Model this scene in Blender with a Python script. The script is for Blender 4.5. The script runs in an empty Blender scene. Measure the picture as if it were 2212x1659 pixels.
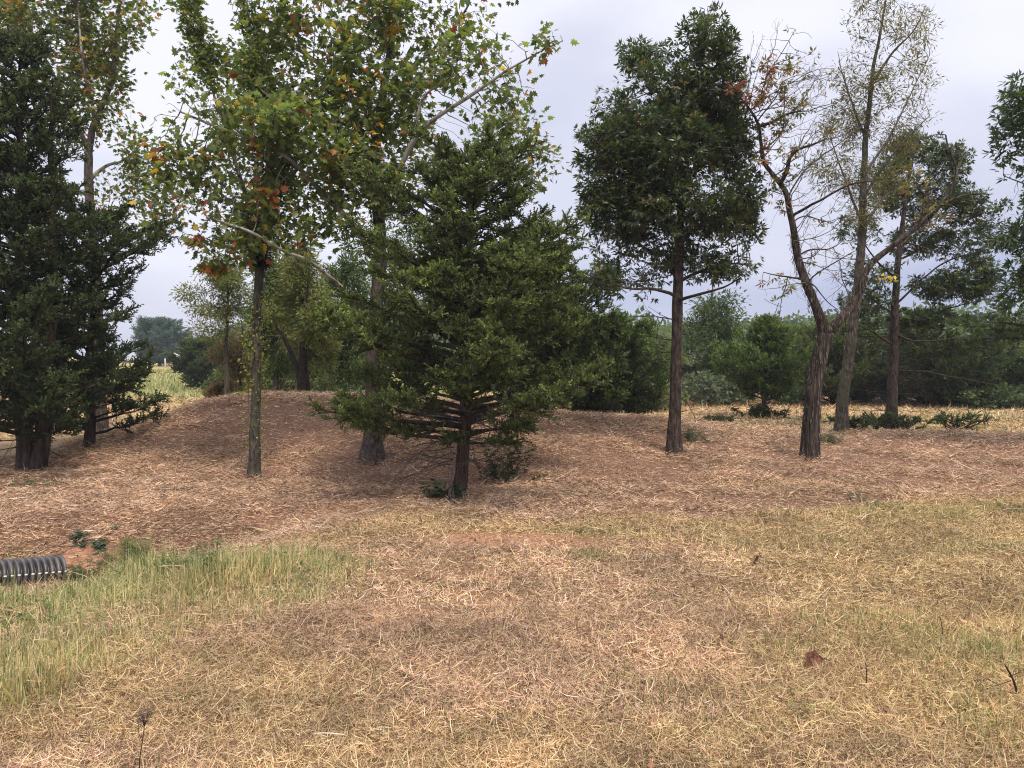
import bpy, math, random, time
import numpy as np
from mathutils import Vector

T0 = time.time()
rng = np.random.default_rng(11)
random.seed(5)
sc = bpy.context.scene
R = math.radians

# ------------------------------------------------------------------ camera
CAMH = 1.65
FPX = 1671.0            # focal length in the pixels of a 2212 x 1659 frame
CX, CY, HOR = 1106.0, 829.5, 769.0
PITCH = math.atan((CY - HOR) / FPX)
cam_d = bpy.data.cameras.new("camera")
cam = bpy.data.objects.new("camera", cam_d)
sc.collection.objects.link(cam)
cam.location = (0, 0, CAMH)
cam.rotation_euler = (R(90) - PITCH, 0, 0)
cam_d.sensor_width = 36
cam_d.lens = 36 * FPX / 2212
cam_d.clip_start = 0.05
cam_d.clip_end = 3000
sc.camera = cam

# ------------------------------------------------------------------ light
SUN_EL, SUN_AZ = R(58), R(150)      # azimuth: direction the sun stands in, from +Y clockwise
wd = bpy.data.worlds.new("World")
sc.world = wd
wd.use_nodes = True
nt = wd.node_tree
nt.nodes.clear()
out = nt.nodes.new('ShaderNodeOutputWorld')
bg = nt.nodes.new('ShaderNodeBackground')
sky = nt.nodes.new('ShaderNodeTexSky')
sky.sky_type = 'NISHITA'
sky.sun_disc = False
sky.sun_elevation = SUN_EL
sky.sun_rotation = SUN_AZ
sky.air_density = 1.0
sky.dust_density = 2.0
# cloud deck laid over the sky: grey-lavender, brighter high up, bluer low down
tc = nt.nodes.new('ShaderNodeTexCoord')
mp = nt.nodes.new('ShaderNodeMapping')
mp.inputs['Scale'].default_value = (1.6, 1.6, 4.2)
mp.inputs['Location'].default_value = (3.1, 0.4, 0.3)
nt.links.new(tc.outputs['Generated'], mp.inputs['Vector'])
nz = nt.nodes.new('ShaderNodeTexNoise')
nz.inputs['Scale'].default_value = 1.35
nz.inputs['Detail'].default_value = 5
nz.inputs['Roughness'].default_value = 0.42
nt.links.new(mp.outputs['Vector'], nz.inputs['Vector'])
sep = nt.nodes.new('ShaderNodeSeparateXYZ')
nt.links.new(tc.outputs['Generated'], sep.inputs['Vector'])
hr = nt.nodes.new('ShaderNodeMapRange')
hr.inputs['From Min'].default_value = 0.0
hr.inputs['From Max'].default_value = 0.50
nt.links.new(sep.outputs['Z'], hr.inputs['Value'])
xr = nt.nodes.new('ShaderNodeMath'); xr.operation = 'MULTIPLY_ADD'
xr.inputs[1].default_value = -0.55
nt.links.new(sep.outputs['X'], xr.inputs[0])
nt.links.new(hr.outputs['Result'], xr.inputs[2])
nr = nt.nodes.new('ShaderNodeMath'); nr.operation = 'MULTIPLY_ADD'
nr.inputs[1].default_value = 3.4
nt.links.new(nz.outputs['Fac'], nr.inputs[0])
nt.links.new(xr.outputs[0], nr.inputs[2])
cr = nt.nodes.new('ShaderNodeValToRGB')
cr.color_ramp.interpolation = 'EASE'
e = cr.color_ramp.elements
e[0].position = 0.0; e[0].color = (0.255, 0.280, 0.395, 1)
e[1].position = 1.0; e[1].color = (0.52, 0.52, 0.575, 1)
m_ = cr.color_ramp.elements.new(0.5); m_.color = (0.390, 0.397, 0.475, 1)
sb = nt.nodes.new('ShaderNodeMapRange')
sb.inputs['From Min'].default_value = 1.25
sb.inputs['From Max'].default_value = 2.75
nt.links.new(nr.outputs[0], sb.inputs['Value'])
nt.links.new(sb.outputs['Result'], cr.inputs['Fac'])
sk = nt.nodes.new('ShaderNodeMixRGB'); sk.blend_type = 'MULTIPLY'
sk.inputs['Fac'].default_value = 1
sk.inputs['Color2'].default_value = (0.07, 0.07, 0.07, 1)
nt.links.new(sky.outputs['Color'], sk.inputs['Color1'])
mx = nt.nodes.new('ShaderNodeMixRGB')
mx.inputs['Fac'].default_value = 0.90
nt.links.new(sk.outputs['Color'], mx.inputs['Color1'])
nt.links.new(cr.outputs['Color'], mx.inputs['Color2'])
zr = nt.nodes.new('ShaderNodeMapRange')
zr.inputs['From Min'].default_value = 0.45; zr.inputs['From Max'].default_value = 1.0
zr.inputs['To Min'].default_value = 1.0; zr.inputs['To Max'].default_value = 1.9
nt.links.new(sep.outputs['Z'], zr.inputs['Value'])
zm = nt.nodes.new('ShaderNodeVectorMath'); zm.operation = 'SCALE'
nt.links.new(mx.outputs['Color'], zm.inputs[0]); nt.links.new(zr.outputs['Result'], zm.inputs['Scale'])
nt.links.new(zm.outputs[0], bg.inputs['Color'])
bg.inputs['Strength'].default_value = 1.0
nt.links.new(bg.outputs[0], out.inputs['Surface'])

sun_d = bpy.data.lights.new("sun", 'SUN')
sun_d.energy = 1.5
sun_d.angle = R(11)
sun_d.color = (1.0, 0.91, 0.78)
sun = bpy.data.objects.new("sun", sun_d)
sc.collection.objects.link(sun)
sd = Vector((math.sin(SUN_AZ) * math.cos(SUN_EL), math.cos(SUN_AZ) * math.cos(SUN_EL), math.sin(SUN_EL)))
sun.rotation_euler = sd.to_track_quat('Z', 'Y').to_euler()
sun.location = (0, 0, 30)

sc.view_settings.view_transform = 'Standard'
sc.view_settings.look = 'None'
sc.view_settings.exposure = 1.0
sc.view_settings.gamma = 1.0
sc.cycles.max_bounces = 6
sc.cycles.diffuse_bounces = 3
sc.cycles.glossy_bounces = 2
sc.cycles.transmission_bounces = 3
sc.cycles.volume_bounces = 0
sc.cycles.use_denoising = True
sc.cycles.denoiser = 'OPENIMAGEDENOISE'
sc.cycles.denoising_input_passes = 'RGB_ALBEDO_NORMAL'
sc.cycles.denoising_prefilter = 'NONE'
sc.cycles.pixel_filter_type = 'BLACKMAN_HARRIS'
sc.cycles.filter_width = 1.1
sc.render.film_transparent = False

# ------------------------------------------------------------------ helpers: pixels <-> world
cp, sp = math.cos(PITCH), math.sin(PITCH)

def P(px, py, d):
    """point seen at (px,py) of the 2212x1659 frame, at depth y=d"""
    a = (px - CX) / FPX
    b = (CY - py) / FPX
    dy = cp + b * sp
    dz = -sp + b * cp
    t = d / dy
    return np.array([a * t, d, CAMH + dz * t])

def vnoise(x, y, seed=0):
    x = np.asarray(x, float); y = np.asarray(y, float)
    xi = np.floor(x).astype(np.int64); yi = np.floor(y).astype(np.int64)
    fx = x - xi; fy = y - yi
    fx = fx * fx * (3 - 2 * fx); fy = fy * fy * (3 - 2 * fy)
    def h(a, b):
        n = (a * 374761393 + b * 668265263 + seed * 974711) & 0x7fffffff
        n = ((n ^ (n >> 13)) * 1274126177) & 0x7fffffff
        n = (n ^ (n >> 16)) & 0xffff
        return n / 65535.0
    return (h(xi, yi) * (1 - fx) + h(xi + 1, yi) * fx) * (1 - fy) + (h(xi, yi + 1) * (1 - fx) + h(xi + 1, yi + 1) * fx) * fy

def fbm(x, y, seed=0, o=3):
    s = 0; a = 0.5; t = 0
    for k in range(o):
        s = s + a * vnoise(x * 2 ** k, y * 2 ** k, seed + k * 7)
        t += a; a *= 0.5
    return s / t

def sstep(a, b, x):
    t = np.clip((x - a) / (b - a), 0, 1)
    return t * t * (3 - 2 * t)

AX = np.array([-30, -9.5, -8.2, -6.8, -5.8, -4.7, -2.7, 0, 1.6, 2.8, 4, 5.5, 9, 20, 45, 60])
AZ = np.array([0, 0, .12, .42, .76, .90, .88, .68, .55, .46, .34, .26, .20, .16, .1, 0])
FX = np.array([-30, -8, -5, -2, 0, 2, 4, 6, 9, 30])
FY = np.array([11.5, 11, 10, 9.6, 9.6, 9.4, 9.2, 9.2, 9.4, 10])
SWX = np.array([-9.0, -4.2, -2.6, -1.0])
SWY = np.array([4.4, 6.85, 7.7, 8.3])

def H(x, y):
    x = np.asarray(x, float); y = np.asarray(y, float)
    A = np.interp(x, AX, AZ)
    A = A * (1 + 0.10 * (fbm(x * 0.7, y * 0.5, 3) - 0.5))
    yf = np.interp(x, FX, FY)
    yc = 14.0 - 0.10 * np.clip(x, -4, 8)
    up = sstep(0, 1, (y - yf) / (yc - yf))
    dn = 1 - sstep(0, 1, (y - yc - 0.4) / 3.2)
    z = A * np.minimum(up, dn)
    # swale that carries the pipe
    sy = np.interp(x, SWX, SWY)
    dist = (y - sy) * 0.90
    amp = 0.42 * (1 - sstep(-3.7, -1.4, x))
    w = np.where(dist > 0, 0.75, 1.05)
    z = z - amp * np.exp(-(dist / w) ** 2)
    pt_ = np.clip(((x + 4.1) * -2.2 + (y - 6.85) * -1.55) / (2.2 ** 2 + 1.55 ** 2), 0, 1)
    pd_ = np.hypot(x + 4.1 + pt_ * 2.2, y - 6.85 + pt_ * 1.55)
    z = z - 0.08 * np.exp(-(pd_ / .55) ** 2)
    z = z - 0.10 * np.exp(-((x + 5.0) / 1.0) ** 2 - ((y - 5.75) / .6) ** 2)
    near = 1 - sstep(20, 60, y)
    z = z + near * (0.05 * (fbm(x * 0.8, y * 0.8, 5) - 0.5) + 0.03 * (fbm(x * 3.1, y * 3.1, 9, 2) - 0.5))
    # faint wheel tracks slanting over the bank
    u = (x * 0.50 - y * 0.85)
    z = z + near * 0.012 * np.sin(u * 5.2 + 1.5 * fbm(x, y, 12)) * sstep(8, 11, y)
    z = z + 0.9 * sstep(45, 140, y) * (1 - sstep(-5, 25, x))
    return z

def G(px, py):
    """ground point seen at that pixel"""
    a = (px - CX) / FPX; b = (CY - py) / FPX
    d = np.array([a, cp + b * sp, -sp + b * cp])
    ts = np.concatenate([np.arange(2.0, 40, 0.03), np.arange(40, 400, 1.0)])
    pts = np.array([0, 0, CAMH])[None] + ts[:, None] * d[None]
    hz = H(pts[:, 0], pts[:, 1])
    below = np.where(pts[:, 2] <= hz)[0]
    i = below[0] if len(below) else len(ts) - 1
    p = pts[i].copy(); p[2] = float(H(p[0], p[1]))
    return p

def inpoly(x, y, poly):
    c = np.zeros(len(x), bool)
    n = len(poly)
    for i in range(n):
        x1, y1 = poly[i]; x2, y2 = poly[(i + 1) % n]
        cond = ((y1 > y) != (y2 > y)) & (x < (x2 - x1) * (y - y1) / (y2 - y1 + 1e-12) + x1)
        c ^= cond
    return c

GRASS_PX = [(-500, 1312), (0, 1304), (110, 1294), (200, 1268), (222, 1205), (300, 1192), (400, 1222), (520, 1222), (600, 1200), (700, 1215), (775, 1240),
            (720, 1290), (640, 1332), (520, 1352), (400, 1392), (330, 1425), (230, 1465), (130, 1500), (0, 1545), (-300, 1650), (-800, 1650)]
GRASS = [tuple(G(a, b)[:2]) for a, b in GRASS_PX]

def grass_mask(x, y):
    jx = x + 0.40 * (fbm(x * 1.6, y * 1.6, 31) - 0.5) + rng.normal(0, .09, np.shape(x))
    jy = y + 0.40 * (fbm(x * 1.6, y * 1.6, 37) - 0.5) + rng.normal(0, .09, np.shape(x))
    return inpoly(jx, jy, GRASS)

BX = np.array([-12, -4.6, -2.1, -.97, .42, 1.8, 3.36, 4.65, 6.3, 12])
BY = np.array([6.2, 6.7, 7.05, 7.85, 7.5, 7.75, 8.1, 8.7, 9.3, 9.6])

def red_w(x, y):
    yb = np.interp(x, BX, BY) + 0.9 * (fbm(x * 0.9, y * 0.9, 21) - 0.5)
    w = sstep(-0.35, 0.5, y - yb)
    yc = 14.0 - 0.10 * np.clip(x, -4, 8)
    w = w * (1 - sstep(1.2, 2.6, y - yc))
    left = sstep(-8.6, -6.2, x + 0.35 * (y - 12) * -1)
    w = w * np.where(y > 12, left, 1)
    return w

BARE = [(1120, 1165, 1.1, .35, .9), (870, 1335, .55, .22, .7), (180, 1240, .45, .35, 1.), (930, 1240, .7, .22, .6), (640, 1120, .9, .25, .55),
        (1080, 1290, .5, .2, .45), (560, 1010, .9, .35, .4), (1500, 1180, .9, .12, .4), (980, 1085, .6, .3, .5)]
BAREW = [(G(a, b)[0], G(a, b)[1], rx, ry, s) for a, b, rx, ry, s in BARE]

def bare_w(x, y):
    w = np.zeros_like(x)
    for bx, by, rx, ry, s in BAREW:
        d = ((x - bx) / rx) ** 2 + ((y - by) / ry) ** 2
        d = d + 1.2 * (fbm(x * 3, y * 3, 77) - 0.5)
        w = np.maximum(w, s * (1 - sstep(0.3, 1.2, d)))
    return w

# ------------------------------------------------------------------ helpers: meshes and objects
def mesh_np(name, V, loops, starts, col=None, smooth=False):
    me = bpy.data.meshes.new(name)
    V = np.ascontiguousarray(V, dtype=np.float32)
    loops = np.ascontiguousarray(loops, dtype=np.int32)
    starts = np.ascontiguousarray(starts, dtype=np.int32)
    me.vertices.add(len(V)); me.vertices.foreach_set('co', V.ravel())
    me.loops.add(len(loops)); me.loops.foreach_set('vertex_index', loops)
    me.polygons.add(len(starts)); me.polygons.foreach_set('loop_start', starts)
    if smooth:
        me.polygons.foreach_set('use_smooth', np.ones(len(starts), dtype=bool))
    me.update(calc_edges=True)
    if col is not None:
        a = me.color_attributes.new('col', 'FLOAT_COLOR', 'POINT')
        c = np.ones((len(V), 4), np.float32); c[:, :3] = col
        a.data.foreach_set('color', c.ravel())
    return me

def link(name, me, mat=None, parent=None):
    o = bpy.data.objects.new(name, me)
    sc.collection.objects.link(o)
    if mat is not None: me.materials.append(mat)
    if parent is not None: o.parent = parent
    return o

def thing(name, label, cat, loc, group=None):
    o = bpy.data.objects.new(name, None)
    sc.collection.objects.link(o)
    o.location = tuple(float(v) for v in loc)
    o.empty_display_size = 0.2
    o['label'] = label; o['category'] = cat
    if group: o['group'] = group
    return o

def tag(o, label, cat, group=None, kind=None):
    if label: o['label'] = label
    if cat: o['category'] = cat
    if group: o['group'] = group
    if kind: o['kind'] = kind
    return o

def copy_tree(root, loc, rz=0, s=1.0, label=None):
    r = root.copy(); sc.collection.objects.link(r)
    r.location = tuple(float(v) for v in loc); r.rotation_euler = (0, 0, rz)
    r.scale = (s, s, s) if not isinstance(s, tuple) else s
    if label: r['label'] = label
    for ch in list(root.children):
        c = ch.copy(); sc.collection.objects.link(c); c.parent = r
    return r

# ------------------------------------------------------------------ materials
def mat_new(name):
    m = bpy.data.materials.new(name); m.use_nodes = True
    n = m.node_tree; n.nodes.clear()
    o = n.nodes.new('ShaderNodeOutputMaterial')
    return m, n, o

def mat_leaf(name, rough=0.5, transl=0.25, spec=0.4, jitter=0.25, scale=9.0):
    m, n, o = mat_new(name)
    at = n.nodes.new('ShaderNodeAttribute'); at.attribute_name = 'col'
    tcn = n.nodes.new('ShaderNodeTexCoord')
    no = n.nodes.new('ShaderNodeTexNoise'); no.inputs['Scale'].default_value = scale; no.inputs['Detail'].default_value = 2
    n.links.new(tcn.outputs['Object'], no.inputs['Vector'])
    mr = n.nodes.new('ShaderNodeMapRange'); mr.inputs['To Min'].default_value = 1 - jitter; mr.inputs['To Max'].default_value = 1 + jitter
    mr.inputs['From Min'].default_value = 0.3; mr.inputs['From Max'].default_value = 0.7
    n.links.new(no.outputs['Fac'], mr.inputs['Value'])
    mu = n.nodes.new('ShaderNodeVectorMath'); mu.operation = 'SCALE'
    n.links.new(at.outputs['Color'], mu.inputs[0]); n.links.new(mr.outputs['Result'], mu.inputs['Scale'])
    pb = n.nodes.new('ShaderNodeBsdfPrincipled')
    pb.inputs['Roughness'].default_value = rough
    pb.inputs['Specular IOR Level'].default_value = spec
    n.links.new(mu.outputs[0], pb.inputs['Base Color'])
    if transl > 0:
        tr = n.nodes.new('ShaderNodeBsdfTranslucent')
        m2 = n.nodes.new('ShaderNodeVectorMath'); m2.operation = 'MULTIPLY'; m2.inputs[1].default_value = (1.5, 1.6, 0.9)
        n.links.new(mu.outputs[0], m2.inputs[0]); n.links.new(m2.outputs[0], tr.inputs['Color'])
        mix = n.nodes.new('ShaderNodeMixShader'); mix.inputs['Fac'].default_value = transl
        n.links.new(pb.outputs[0], mix.inputs[1]); n.links.new(tr.outputs[0], mix.inputs[2])
        n.links.new(mix.outputs[0], o.inputs['Surface'])
    else:
        n.links.new(pb.outputs[0], o.inputs['Surface'])
    return m

def mat_bark(name, c1, c2, c3, zs=0.22, scale=26, bump=0.6, mott=0.0, cm=None, mscale=5.0):
    m, n, o = mat_new(name)
    tcn = n.nodes.new('ShaderNodeTexCoord')
    mpn = n.nodes.new('ShaderNodeMapping'); mpn.inputs['Scale'].default_value = (1, 1, zs)
    n.links.new(tcn.outputs['Object'], mpn.inputs['Vector'])
    no = n.nodes.new('ShaderNodeTexNoise'); no.inputs['Scale'].default_value = scale; no.inputs['Detail'].default_value = 6; no.inputs['Roughness'].default_value = 0.65
    n.links.new(mpn.outputs[0], no.inputs['Vector'])
    cr = n.nodes.new('ShaderNodeValToRGB')
    cr.color_ramp.elements[0].position = 0.36; cr.color_ramp.elements[0].color = (*c1, 1)
    cr.color_ramp.elements[1].position = 0.68; cr.color_ramp.elements[1].color = (*c3, 1)
    k = cr.color_ramp.elements.new(0.5); k.color = (*c2, 1)
    n.links.new(no.outputs['Fac'], cr.inputs['Fac'])
    colout = cr.outputs['Color']
    if cm is not None:
        n2 = n.nodes.new('ShaderNodeTexNoise'); n2.inputs['Scale'].default_value = mscale; n2.inputs['Detail'].default_value = 4
        n.links.new(tcn.outputs['Object'], n2.inputs['Vector'])
        r2 = n.nodes.new('ShaderNodeValToRGB'); r2.color_ramp.elements[0].position = 0.5 - 0.04; r2.color_ramp.elements[1].position = 0.5 + 0.06
        n.links.new(n2.outputs['Fac'], r2.inputs['Fac'])
        ml = n.nodes.new('ShaderNodeMath'); ml.operation = 'MULTIPLY'; ml.inputs[1].default_value = mott
        n.links.new(r2.outputs['Color'], ml.inputs[0])
        mm = n.nodes.new('ShaderNodeMixRGB'); mm.inputs['Color2'].default_value = (*cm, 1)
        n.links.new(ml.outputs[0], mm.inputs['Fac']); n.links.new(colout, mm.inputs['Color1'])
        colout = mm.outputs['Color']
    pb = n.nodes.new('ShaderNodeBsdfPrincipled'); pb.inputs['Roughness'].default_value = 0.9; pb.inputs['Specular IOR Level'].default_value = 0.2
    n.links.new(colout, pb.inputs['Base Color'])
    bp = n.nodes.new('ShaderNodeBump'); bp.inputs['Strength'].default_value = bump; bp.inputs['Distance'].default_value = 0.03
    n.links.new(no.outputs['Fac'], bp.inputs['Height']); n.links.new(bp.outputs[0], pb.inputs['Normal'])
    n.links.new(pb.outputs[0], o.inputs['Surface'])
    return m

M_JUN = mat_leaf('juniper_foliage', 0.6, 0.22, 0.25, 0.3, 5)
M_SYC = mat_leaf('sycamore_leaf', 0.45, 0.5, 0.4, 0.2, 4)
M_OAK = mat_leaf('oak_leaf', 0.36, 0.34, 0.6, 0.25, 4)
M_THIN = mat_leaf('thin_leaf', 0.5, 0.35, 0.35, 0.2, 4)
M_STRAW = mat_leaf('straw', 0.65, 0.12, 0.25, 0.18, 1.3)
M_GRASS = mat_leaf('grass', 0.5, 0.3, 0.35, 0.2, 2)
B_RED = mat_bark('reddish_bark', (0.022, 0.013, 0.010), (0.060, 0.038, 0.030), (0.13, 0.095, 0.078), zs=0.12, scale=30, bump=0.9)
B_OAK = mat_bark('dark_oak_bark', (0.018, 0.013, 0.011), (0.050, 0.036, 0.030), (0.12, 0.09, 0.075), zs=0.28, scale=30, bump=0.8)
B_GREY = mat_bark('grey_furrowed_bark', (0.022, 0.018, 0.014), (0.070, 0.058, 0.046), (0.17, 0.145, 0.115), zs=0.3, scale=30, bump=0.8, mott=0.5, cm=(0.08, 0.085, 0.05), mscale=3.5)
B_SYCT = mat_bark('scaly_brown_bark', (0.03, 0.022, 0.019), (0.085, 0.066, 0.056), (0.17, 0.135, 0.112), zs=0.5, scale=24, bump=0.5)
B_SYCL = mat_bark('pale_flaking_bark', (0.08, 0.066, 0.05), (0.16, 0.135, 0.105), (0.26, 0.23, 0.185), zs=0.5, scale=20, bump=0.2, mott=0.75, cm=(0.40, 0.385, 0.32), mscale=7)
B_DEAD = mat_bark('shredding_bark', (0.014, 0.010, 0.008), (0.050, 0.036, 0.029), (0.19, 0.16, 0.135), zs=0.09, scale=34, bump=1.0)
B_TWIG = mat_bark('grey_twig_bark', (0.05, 0.04, 0.035), (0.11, 0.09, 0.08), (0.20, 0.17, 0.15), zs=1, scale=20, bump=0.2)
B_DTWIG = mat_bark('dark_twig_bark', (0.015, 0.012, 0.010), (0.035, 0.027, 0.022), (0.07, 0.055, 0.045), zs=1, scale=20, bump=0.2)

# ------------------------------------------------------------------ ground
def mat_ground():
    m, n, o = mat_new('soil_and_thatch')
    at = n.nodes.new('ShaderNodeAttribute'); at.attribute_name = 'col'
    g = n.nodes.new('ShaderNodeNewGeometry')
    no = n.nodes.new('ShaderNodeTexNoise'); no.inputs['Scale'].default_value = 22; no.inputs['Detail'].default_value = 7; no.inputs['Roughness'].default_value = 0.7
    n.links.new(g.outputs['Position'], no.inputs['Vector'])
    mr = n.nodes.new('ShaderNodeMapRange'); mr.inputs['From Min'].default_value = 0.3; mr.inputs['From Max'].default_value = 0.7
    mr.inputs['To Min'].default_value = 0.6; mr.inputs['To Max'].default_value = 1.4
    n.links.new(no.outputs['Fac'], mr.inputs['Value'])
    # mown swaths, drawn out sideways: only tells far off
    mp2 = n.nodes.new('ShaderNodeMapping'); mp2.inputs['Scale'].default_value = (0.5, 1.7, 1)
    n.links.new(g.outputs['Position'], mp2.inputs['Vector'])
    n2 = n.nodes.new('ShaderNodeTexNoise'); n2.inputs['Scale'].default_value = 0.9; n2.inputs['Detail'].default_value = 8; n2.inputs['Roughness'].default_value = 0.75
    n.links.new(mp2.outputs[0], n2.inputs['Vector'])
    m2 = n.nodes.new('ShaderNodeMapRange'); m2.inputs['From Min'].default_value = 0.3; m2.inputs['From Max'].default_value = 0.7
    m2.inputs['To Min'].default_value = 0.75; m2.inputs['To Max'].default_value = 1.25
    n.links.new(n2.outputs['Fac'], m2.inputs['Value'])
    mm = n.nodes.new('ShaderNodeMath'); mm.operation = 'MULTIPLY'
    n.links.new(mr.outputs['Result'], mm.inputs[0]); n.links.new(m2.outputs['Result'], mm.inputs[1])
    mu = n.nodes.new('ShaderNodeVectorMath'); mu.operation = 'SCALE'
    n.links.new(at.outputs['Color'], mu.inputs[0]); n.links.new(mm.outputs[0], mu.inputs['Scale'])
    pb = n.nodes.new('ShaderNodeBsdfPrincipled'); pb.inputs['Roughness'].default_value = 0.95; pb.inputs['Specular IOR Level'].default_value = 0.1
    n.links.new(mu.outputs[0], pb.inputs['Base Color'])
    bp = n.nodes.new('ShaderNodeBump'); bp.inputs['Strength'].default_value = 0.8; bp.inputs['Distance'].default_value = 0.03
    n.links.new(no.outputs['Fac'], bp.inputs['Height']); n.links.new(bp.outputs[0], pb.inputs['Normal'])
    n.links.new(pb.outputs[0], o.inputs['Surface'])
    return m

def lerp(a, b, t):
    return a * (1 - t[:, None]) + b * t[:, None]

def ground_col(x, y):
    """soil colours (linear)"""
    n = len(x)
    soil = np.array([0.205, 0.115, 0.072])
    thatch = np.array([0.235, 0.165, 0.090])
    c = np.tile(thatch, (n, 1)) * (0.85 + 0.3 * fbm(x * 1.5, y * 1.5, 41))[:, None]
    rw = red_w(x, y)
    c = lerp(c, np.tile(np.array([0.225, 0.130, 0.085]), (n, 1)), rw)
    c = lerp(c, np.tile(np.array([0.42, 0.225, 0.135]), (n, 1)), bare_w(x, y))
    # mown strip behind the bank
    b = sstep(15.2, 17.5, y) * (1 - rw)
    mown = np.tile(np.array([0.52, 0.39, 0.235]), (n, 1))
    gr = np.tile(np.array([0.20, 0.21, 0.07]), (n, 1))
    gmix = sstep(0.48, 0.66, fbm(x * 0.12 + 4, y * 0.22, 51)) * 0.7
    gl = (1 - sstep(-9, -2, x)) * sstep(26, 33, y)
    far = lerp(mown, gr, np.clip(gmix + gl * 0.85, 0, 1))
    gold = np.tile(np.array([0.42, 0.33, 0.13]), (n, 1))
    far = lerp(far, gold, sstep(52, 66, y) * 0.85)
    c = lerp(c, far, b)
    return c

def ax_lines(lo, hi, fine, centre=0.0, grow=0.018):
    out = [centre]
    v = centre; s = fine
    while v < hi:
        v += s; out.append(v); s = fine + grow * abs(v - centre)
    v = centre
    while v > lo:
        s = fine + grow * abs(v - centre); v -= s; out.append(v)
    return np.array(sorted(out))

xs = ax_lines(-700, 700, 0.05, 0.0, 0.022)
ys = ax_lines(-30, 1400, 0.05, 5.0, 0.016)
gx, gy = np.meshgrid(xs, ys)
gz = H(gx, gy)
Vg = np.stack([gx.ravel(), gy.ravel(), gz.ravel()], 1)
nx, ny = len(xs), len(ys)
ii = np.arange(nx * ny).reshape(ny, nx)
q = np.stack([ii[:-1, :-1], ii[:-1, 1:], ii[1:, 1:], ii[1:, :-1]], -1).reshape(-1, 4)
gme = mesh_np('ground', Vg, q.ravel(), np.arange(len(q)) * 4, ground_col(Vg[:, 0], Vg[:, 1]), smooth=True)
ground = link('ground', gme, mat_ground())
ground['kind'] = 'structure'
print('ground', len(Vg), time.time() - T0)

# ------------------------------------------------------------------ blades: straw, chips, grass
def blades(base, az, pitch, length, width, bend, col, tipcol=None, roll=None, droop=None):
    n = len(base)
    d = np.stack([np.cos(az) * np.cos(pitch), np.sin(az) * np.cos(pitch), np.sin(pitch)], 1)
    side = np.stack([-np.sin(az), np.cos(az), np.zeros(n)], 1)
    upv = np.cross(d, side)
    upv = -upv
    if roll is None: roll = rng.uniform(-1.2, 1.2, n)
    w = side * np.cos(roll)[:, None] + upv * np.sin(roll)[:, None]
    L = length[:, None]; W = width[:, None] * 0.5
    mid = base + d * L * 0.5 + (upv * bend[:, 0:1] + side * bend[:, 1:2]) * L * 0.25
    tip = base + d * L * 0.95 + (upv * bend[:, 0:1] + side * bend[:, 1:2]) * L * -0.10
    if droop is not None:
        mid = base + d * L * 0.55
        d2 = d.copy(); d2[:, 2] -= droop; d2 /= np.linalg.norm(d2, axis=1, keepdims=True)
        tip = mid + d2 * L * 0.55
    V = np.empty((n, 5, 3))
    V[:, 0] = base - w * W; V[:, 1] = base + w * W
    V[:, 2] = mid + w * W * 0.85; V[:, 3] = mid - w * W * 0.85
    V[:, 4] = tip
    o = (np.arange(n) * 5)[:, None]
    loops = (o + np.array([0, 1, 2, 3, 3, 2, 4])[None]).ravel()
    st = ((np.arange(n) * 7)[:, None] + np.array([0, 4])[None]).ravel()
    C = np.repeat(col[:, None, :], 5, 1)
    if tipcol is not None:
        C[:, 4] = tipcol; C[:, 2] = C[:, 3] = (col + tipcol) / 2
    return V.reshape(-1, 3), loops, st, C.reshape(-1, 3)

def join_parts(parts):
    V, Lp, S, C = [], [], [], []
    vo = lo = 0
    for v, l, s, c in parts:
        V.append(v); Lp.append(l + vo); S.append(s + lo); C.append(c)
        vo += len(v); lo += len(l)
    return np.concatenate(V), np.concatenate(Lp), np.concatenate(S), np.concatenate(C)

def pal(n, cols, w):
    cols = np.array(cols); w = np.array(w, float); w /= w.sum()
    i = rng.choice(len(cols), n, p=w)
    return cols[i] * rng.uniform(0.75, 1.25, (n, 1)) * rng.uniform(0.94, 1.06, (n, 3))

def wedge(n, y0, y1, k=0.70, pad=1.0, power=1.0):
    """points of even density in the ground wedge the camera sees, with a margin to each side"""
    m = int(n * 1.0)
    hw = lambda y: k * y + pad
    A = (k * (y1 ** 2 - y0 ** 2) / 2 + pad * (y1 - y0)) * 2
    y = rng.uniform(y0, y1, m * 2)
    keep = rng.uniform(0, 1, m * 2) < hw(y) / hw(y1)
    y = y[keep][:m]
    x = rng.uniform(-1, 1, len(y)) * hw(y)
    return x, y, A

STRAW_Y = [(0.75, 0.57, 0.33), (0.62, 0.44, 0.24), (0.50, 0.33, 0.18), (0.34, 0.20, 0.115), (0.13, 0.08, 0.055), (0.40, 0.36, 0.16)]
STRAW_R = [(0.80, 0.60, 0.44), (0.66, 0.45, 0.315), (0.50, 0.32, 0.22), (0.31, 0.18, 0.125), (0.10, 0.062, 0.045)]

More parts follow.
